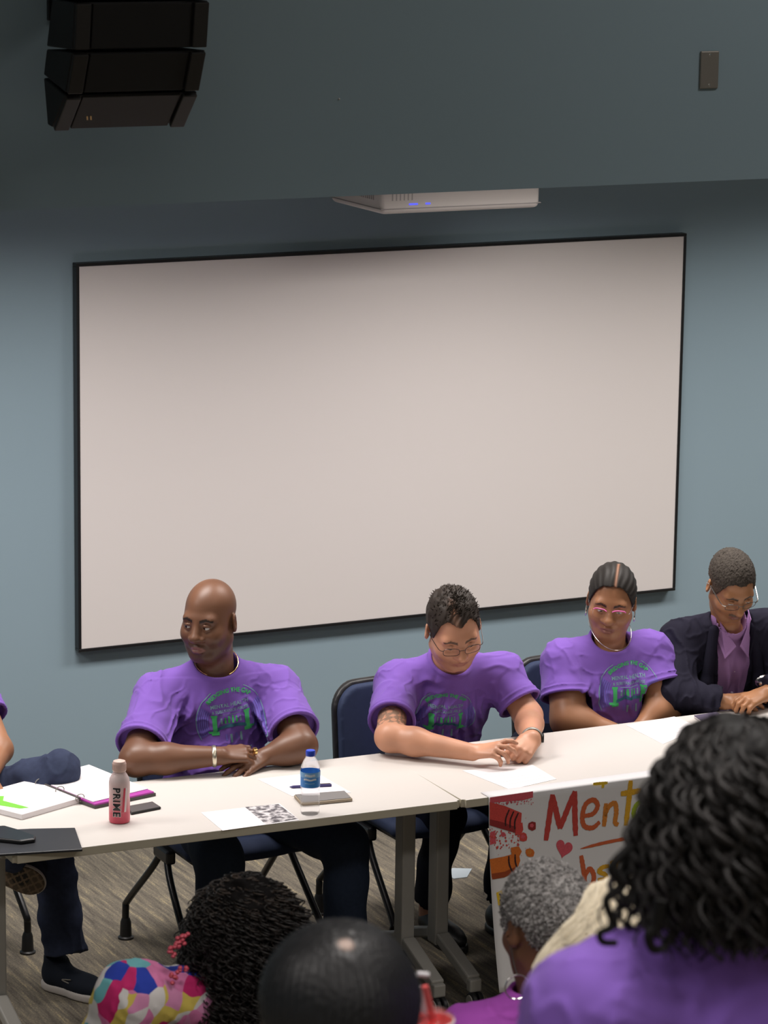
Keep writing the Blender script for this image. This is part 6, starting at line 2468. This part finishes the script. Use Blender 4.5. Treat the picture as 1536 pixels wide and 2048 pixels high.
# short grey hair, hoop earring
def grey_person():
    rnd = np.random.default_rng(5)
    root, H, S, Rb, _ = plain_watcher('person with short grey hair, a silver hoop earring and a magenta top, seen from behind', -5.72, (1090, 1852), (1085, 2046), (940, 2096), (1240, 2090), TIER[1][1], TIER[0][1],
                                      mat('magenta_cotton', (0.36, 0.075, 0.42), 0.85, spec=0.15, bump=(1200, 0.25, 0.0006)), (0.20, 0.090, 0.048), -0.42, 12, hs=(1.02, 1.0, 1.0), seed=93)
    line = [(0, 0.085), (40, 0.075), (60, 0.02), (76, -0.01), (88, 0.024), (112, 0.012), (122, -0.045), (150, -0.085), (180, -0.095)]
    V, Q = H.hair_shell(0.009, line, disp=lambda q: 0.0016 * np.random.default_rng(4).normal(size=len(q)))
    g = np.clip(0.35 * rnd.normal(size=(len(V), 1)) + 0.5 + 0.3 * sines(V, 13, 80)[:, None], 0, 1)
    q = H.loc(V)
    C = np.array([0.19, 0.172, 0.165]) * (1 - g) + np.array([0.44, 0.42, 0.41]) * g
    hb = link('hair', np_mesh('hair', V, Q, cols=C), root, attr_mat('grey_cropped_hair', 0.85, spec=0.15))
    n = len(V)
    pick = rnd.choice(n, 2600, replace=False)
    nv = V[pick] - H.L(0, -0.01, 0.03)
    nv /= np.linalg.norm(nv, axis=1, keepdims=True)
    t = np.linspace(0, 1, 8)[None, :, None]
    ph = rnd.uniform(0, 6.28, (2600, 1)) + t[0, :, 0][None, :] * 7
    a = np.cross(nv, rnd.normal(size=(2600, 3)))
    a /= np.linalg.norm(a, axis=1, keepdims=True)
    b = np.cross(nv, a)
    P = V[pick][:, None, :] + nv[:, None, :] * 0.005 * t + 0.0028 * (a[:, None, :] * np.cos(ph)[..., None] + b[:, None, :] * np.sin(ph)[..., None])
    Cc = np.array([0.46, 0.44, 0.43]) * rnd.uniform(0.35, 1.15, (2600, 1))
    tag(link('coils', tubes_mesh('coils', P, np.full((1, 8), 0.0011), cols=Cc, sides=4), hb, attr_mat('grey_coils', 0.8, spec=0.2)), None, kind='stuff')
    c = A(1034, 1974, -5.80)
    mb = MB()
    e1, e2 = nrm(RH * 0.9 + VH * 0.3), UP
    mb.tube([c + 0.026 * (e1 * math.cos(t) + e2 * math.sin(t)) for t in np.linspace(0, 2 * math.pi, 33)], 0.0016, 8)
    tag(mb.build('hoop_earring', M_SILVER, root, smooth=True), 'large silver hoop earring')
    e = H.L(-0.083, -0.010, -0.034)
    mb = MB()
    mb.tube([e, lerp(e, c + UP * 0.026, 0.5) + RH * -0.002, c + UP * 0.026], 0.0012, 6)
    mb.build('earring_wire', M_SILVER, root, smooth=True)


grey_person()


# blonde, mostly hidden
def blonde_person():
    rnd = np.random.default_rng(15)
    Y = -6.86
    root, H, S, Rb, _ = plain_watcher('person with pale blonde hair, mostly hidden behind the black curls', Y, (1303, 1908), (1300, 2120), (1140, 2220), (1490, 2220), TIER[2][1], TIER[1][1],
                                      mat('slate_cotton', (0.10, 0.10, 0.13), 0.85), (0.48, 0.25, 0.17), 0.15, 8, seed=97)
    M_BL = mat('blonde_base', (0.70, 0.60, 0.44), 0.6, spec=0.3, noise=(90, 0.12))
    hc = H.L(0, -0.012, 0.035)
    Rh = H.R
    hv = Vol(hc - 0.36, hc + 0.22, 0.007)
    hv.ell(hc, (0.092, 0.112, 0.098), Rh, 0)
    lo = [A(1238, 1872, Y - 0.05), A(1158, 1928, Y - 0.03), A(1110, 1972, Y - 0.02), A(1102, 2025, Y)]
    hv.chain([hc - Rh[:, 0] * 0.03 - Rh[:, 1] * 0.03, lo[0], lo[1], lo[2], lo[3]], [0.085, 0.062, 0.046, 0.030, 0.018], 0.05)
    hv.cap(hc - Rh[:, 1] * 0.04, hc - UP * 0.26 - Rh[:, 1] * 0.05, 0.080, 0.05, 0.05)
    hv.plane_cut(H.L(0, 0.062, 0), Rh[:, 1])
    V, Q = hv.mesh(1)
    hb = link('hair', np_mesh('hair', V, Q), root, M_BL)
    # strands sweeping down to the left and back
    n = 3000
    t = np.linspace(0, 1, 16)
    ctrl = np.array([hc + UP * 0.085] + lo)
    path = np.array(smooth_path(ctrl, 6))
    idx = np.linspace(0, len(path) - 1, 16).astype(int)
    base = path[idx]
    rad = np.interp(t, [0, 0.2, 0.45, 0.75, 1], [0.05, 0.088, 0.066, 0.046, 0.02])
    off = rnd.normal(size=(n, 3))
    off /= np.linalg.norm(off, axis=1, keepdims=True)
    tan = np.gradient(base, axis=0)
    tan /= np.linalg.norm(tan, axis=1, keepdims=True)
    o = off[:, None, :] - (off @ tan.T)[..., None] * tan[None]
    o /= np.linalg.norm(o, axis=2, keepdims=True) + 1e-6
    P = base[None] + o * rad[None, :, None] * rnd.uniform(0.94, 1.03, (n, 1, 1)) + 0.0015 * np.sin(t[None, :, None] * 9 + rnd.uniform(0, 6, (n, 1, 1))) * off[:, None, :]
    Cc = np.array([0.80, 0.71, 0.54]) * rnd.uniform(0.88, 1.06, (n, 1))
    Pc, rc_ = locks(1500, hc, np.array([0.091, 0.111, 0.097]), Rh, rnd, (0.10, 0.22), 0.0012, 0.09, 0.0012, m=16, out=0.004, zmin=-0.2, cut=lambda d: (d[:, 1] > 0.5) & (d[:, 2] < 0.6))
    P = np.concatenate([P, Pc])
    Cc = np.concatenate([Cc, np.array([0.80, 0.71, 0.54]) * rnd.uniform(0.85, 1.06, (len(Pc), 1))])
    tag(link('strands', tubes_mesh('strands', P, np.full((1, 16), 0.0009), cols=Cc), hb, attr_mat('blonde_strands', 0.4, spec=0.4)), None, kind='stuff')


blonde_person()


# big black curls, purple shirt, nearest on the right
def black_curl_person():
    rnd = np.random.default_rng(33)
    Y = -7.95
    root, H, S, Rb, _ = plain_watcher('person with big loose black curls in a purple T-shirt, seen from behind', Y, (1474, 1648), (1440, 1925), (1188, 2042), (1720, 2010), TIER[3][1], TIER[2][1],
                                      M_TEE, (0.17, 0.075, 0.040), -0.1, 6, hs=(1.0, 1.0, 1.0), rs=(0.092, 0.092), seed=99)
    hc = H.L(0, -0.014, 0.040)
    hv = Vol(hc - [0.24, 0.24, 0.36], hc + [0.24, 0.24, 0.2], 0.007)
    hv.ell(hc, (0.102, 0.118, 0.105), Rb, 0)
    hv.ell(hc - UP * 0.08 - Rb[:, 1] * 0.025 - Rb[:, 0] * 0.035, (0.088, 0.09, 0.11), Rb, 0.05)
    hv.ell(hc - UP * 0.08 - Rb[:, 1] * 0.025 + Rb[:, 0] * 0.06, (0.088, 0.09, 0.12), Rb, 0.05)
    hv.plane_cut(H.L(0, 0.07, 0), Rb[:, 1])
    hv.displace(lambda Q: 0.008 * sines(Q, 111, 70) + 0.004 * sines(Q, 112, 160), 0.03)
    hb = link('hair', np_mesh('hair', *hv.mesh(1)), root, mat('black_wave_base', (0.006, 0.0055, 0.0055), 0.6, spec=0.2))
    P, r = locks(620, hc, np.array([0.100, 0.116, 0.103]), Rb, rnd, (0.14, 0.27), 0.012, 0.062, 0.0052, m=40, out=0.022, zmin=-0.6, cut=lambda d: (d[:, 1] > 0.5), taper=0.75, floor=-0.165)
    P3, r3 = locks(70, hc, np.array([0.104, 0.118, 0.105]), Rb, rnd, (0.24, 0.31), 0.015, 0.075, 0.0048, m=40, out=0.042, zmin=-0.3, cut=lambda d: (d[:, 1] > 0.2), taper=0.6, floor=-0.175)
    g = rnd.uniform(0.5, 1.7, size=(len(P) + len(P3), 1))
    tag(link('curls', tubes_mesh('curls', np.concatenate([P, P3]), np.concatenate([r, r3]), sides=6, cols=np.array([0.011, 0.0095, 0.009]) * g), hb, attr_mat('black_wave_curls', 0.55, spec=0.22)), None, kind='stuff')
    # two loose ringlets that stand away from the rest
    for path in (((1262, 1690), (1222, 1735), (1240, 1770), (1212, 1800), (1226, 1850), (1200, 1866), (1206, 1884), (1232, 1886)),
                 ((1322, 1800), (1312, 1850), (1298, 1872), (1306, 1898), (1330, 1894), (1336, 1872)),
                 ((1446, 1810), (1432, 1850), (1448, 1886), (1482, 1894), (1502, 1876), (1490, 1850))):
        mb = MB()
        pts = smooth_path([A(x, y, Y - 0.115) for x, y in path], 8)
        mb.tube(pts, list(np.linspace(0.0085, 0.004, len(pts)) if len(path) < 8 else np.linspace(0.0055, 0.0045, len(pts))), 8)
        mb.build('ringlet', hb.data.materials[0], hb, smooth=True)


black_curl_person()


# sleek black hair, lower middle, holding a red cup
def sleek_person():
    rnd = np.random.default_rng(43)
    Y = -7.85
    root, H, S, Rb, (WL, WR) = plain_watcher('person with sleek shiny black hair at the bottom middle, seen from behind', Y, (678, 2066), (676, 2320), (430, 2350), (925, 2350), TIER[3][1], TIER[2][1],
                                             mat('black_cotton', (0.015, 0.015, 0.017), 0.85), (0.24, 0.115, 0.065), 0.08, 14, hs=(1.12, 1.08, 1.05), seed=103, grip=A(862, 2040, -7.32) - UP * 0.075)
    line = [(0, 0.085), (40, 0.08), (60, 0.03), (75, -0.01), (95, -0.03), (120, -0.06), (180, -0.085)]

    def disp(q):
        return 0.0018 * np.sin(np.arctan2(q[:, 0], q[:, 1] + 0.05) * 46 + 3 * np.sin(q[:, 2] * 30)) + 0.003 * sines(q, 7, 40)
    V, Q = H.hair_shell(0.013, line, h=0.0035, disp=disp)
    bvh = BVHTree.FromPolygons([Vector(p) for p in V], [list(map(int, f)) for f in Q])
    c = np.array(bvh.ray_cast(Vector(CAM), Vector(nrm(ray(692, 1888))))[0])          # blurred glare on the crown, painted into the hair as a beige spot
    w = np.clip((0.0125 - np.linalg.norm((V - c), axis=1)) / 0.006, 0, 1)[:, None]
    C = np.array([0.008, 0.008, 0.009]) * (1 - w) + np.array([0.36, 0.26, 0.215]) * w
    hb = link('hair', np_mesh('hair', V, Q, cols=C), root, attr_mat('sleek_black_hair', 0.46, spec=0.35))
    return WR


sleek_person()

# ------------------------------------------------------------------ red cup with clear lid and straw, between the nearest heads
YC = -7.32
rc = A(862, 2040, YC)
cup = empty('drink_cup', rc - UP * 0.12, 'red cup with a clear lid and red-and-white straw beside the sleek black hair', 'cup')
CH = 0.12
mb = MB()
mb.lathe(rc - UP * CH, [(0.024, 0.0), (0.026, 0.002), (0.0325, CH - 0.006), (0.0335, CH)], 36)
mb.build('cup_body', mat('red_cup', (0.55, 0.012, 0.012), 0.35), cup, smooth=True)
mb = MB()
mb.tube([rc + 0.0338 * np.array([math.cos(t), math.sin(t), 0]) for t in np.linspace(0, 2 * math.pi, 41)], 0.0018, 8, cap=False)
mb.build('rim', mat('white_rim', (0.62, 0.56, 0.57), 0.35), cup, smooth=True)
mb = MB()
mb.lathe(rc, [(0.0335, 0.001), (0.034, 0.006), (0.026, 0.012), (0.004, 0.014)], 36)
mb.build('lid', glass_mat('clear_lid', (0.95, 0.9, 0.92), 0.08, 1.2, mix=0.6), cup, smooth=True)
s0, s1 = A(864, 2032, YC), A(850, 1972, YC)
s2 = A(838, 1956, YC)
for nm, a, b, rr, mm in (('straw', s0 + (s0 - s1) * 0.6, s1, 0.0052, mat('red_straw', (0.60, 0.10, 0.10), 0.35)), ('straw_sleeve', A(852, 2028, YC + 0.012), A(838, 1974, YC + 0.012), 0.0046, mat('white_straw', (0.66, 0.62, 0.66), 0.4))):
    mb = MB()
    mb.tube([a, lerp(a, b, 0.5), b], rr, 12)
    mb.build(nm, mm, cup, smooth=True)
mb = MB()
mb.tube([A(834, 1948, YC + 0.006), A(856, 1950, YC + 0.006)], 0.0045, 10)
mb.build('straw_tip', mat('white_tip', (0.60, 0.58, 0.60), 0.4), cup, smooth=True)
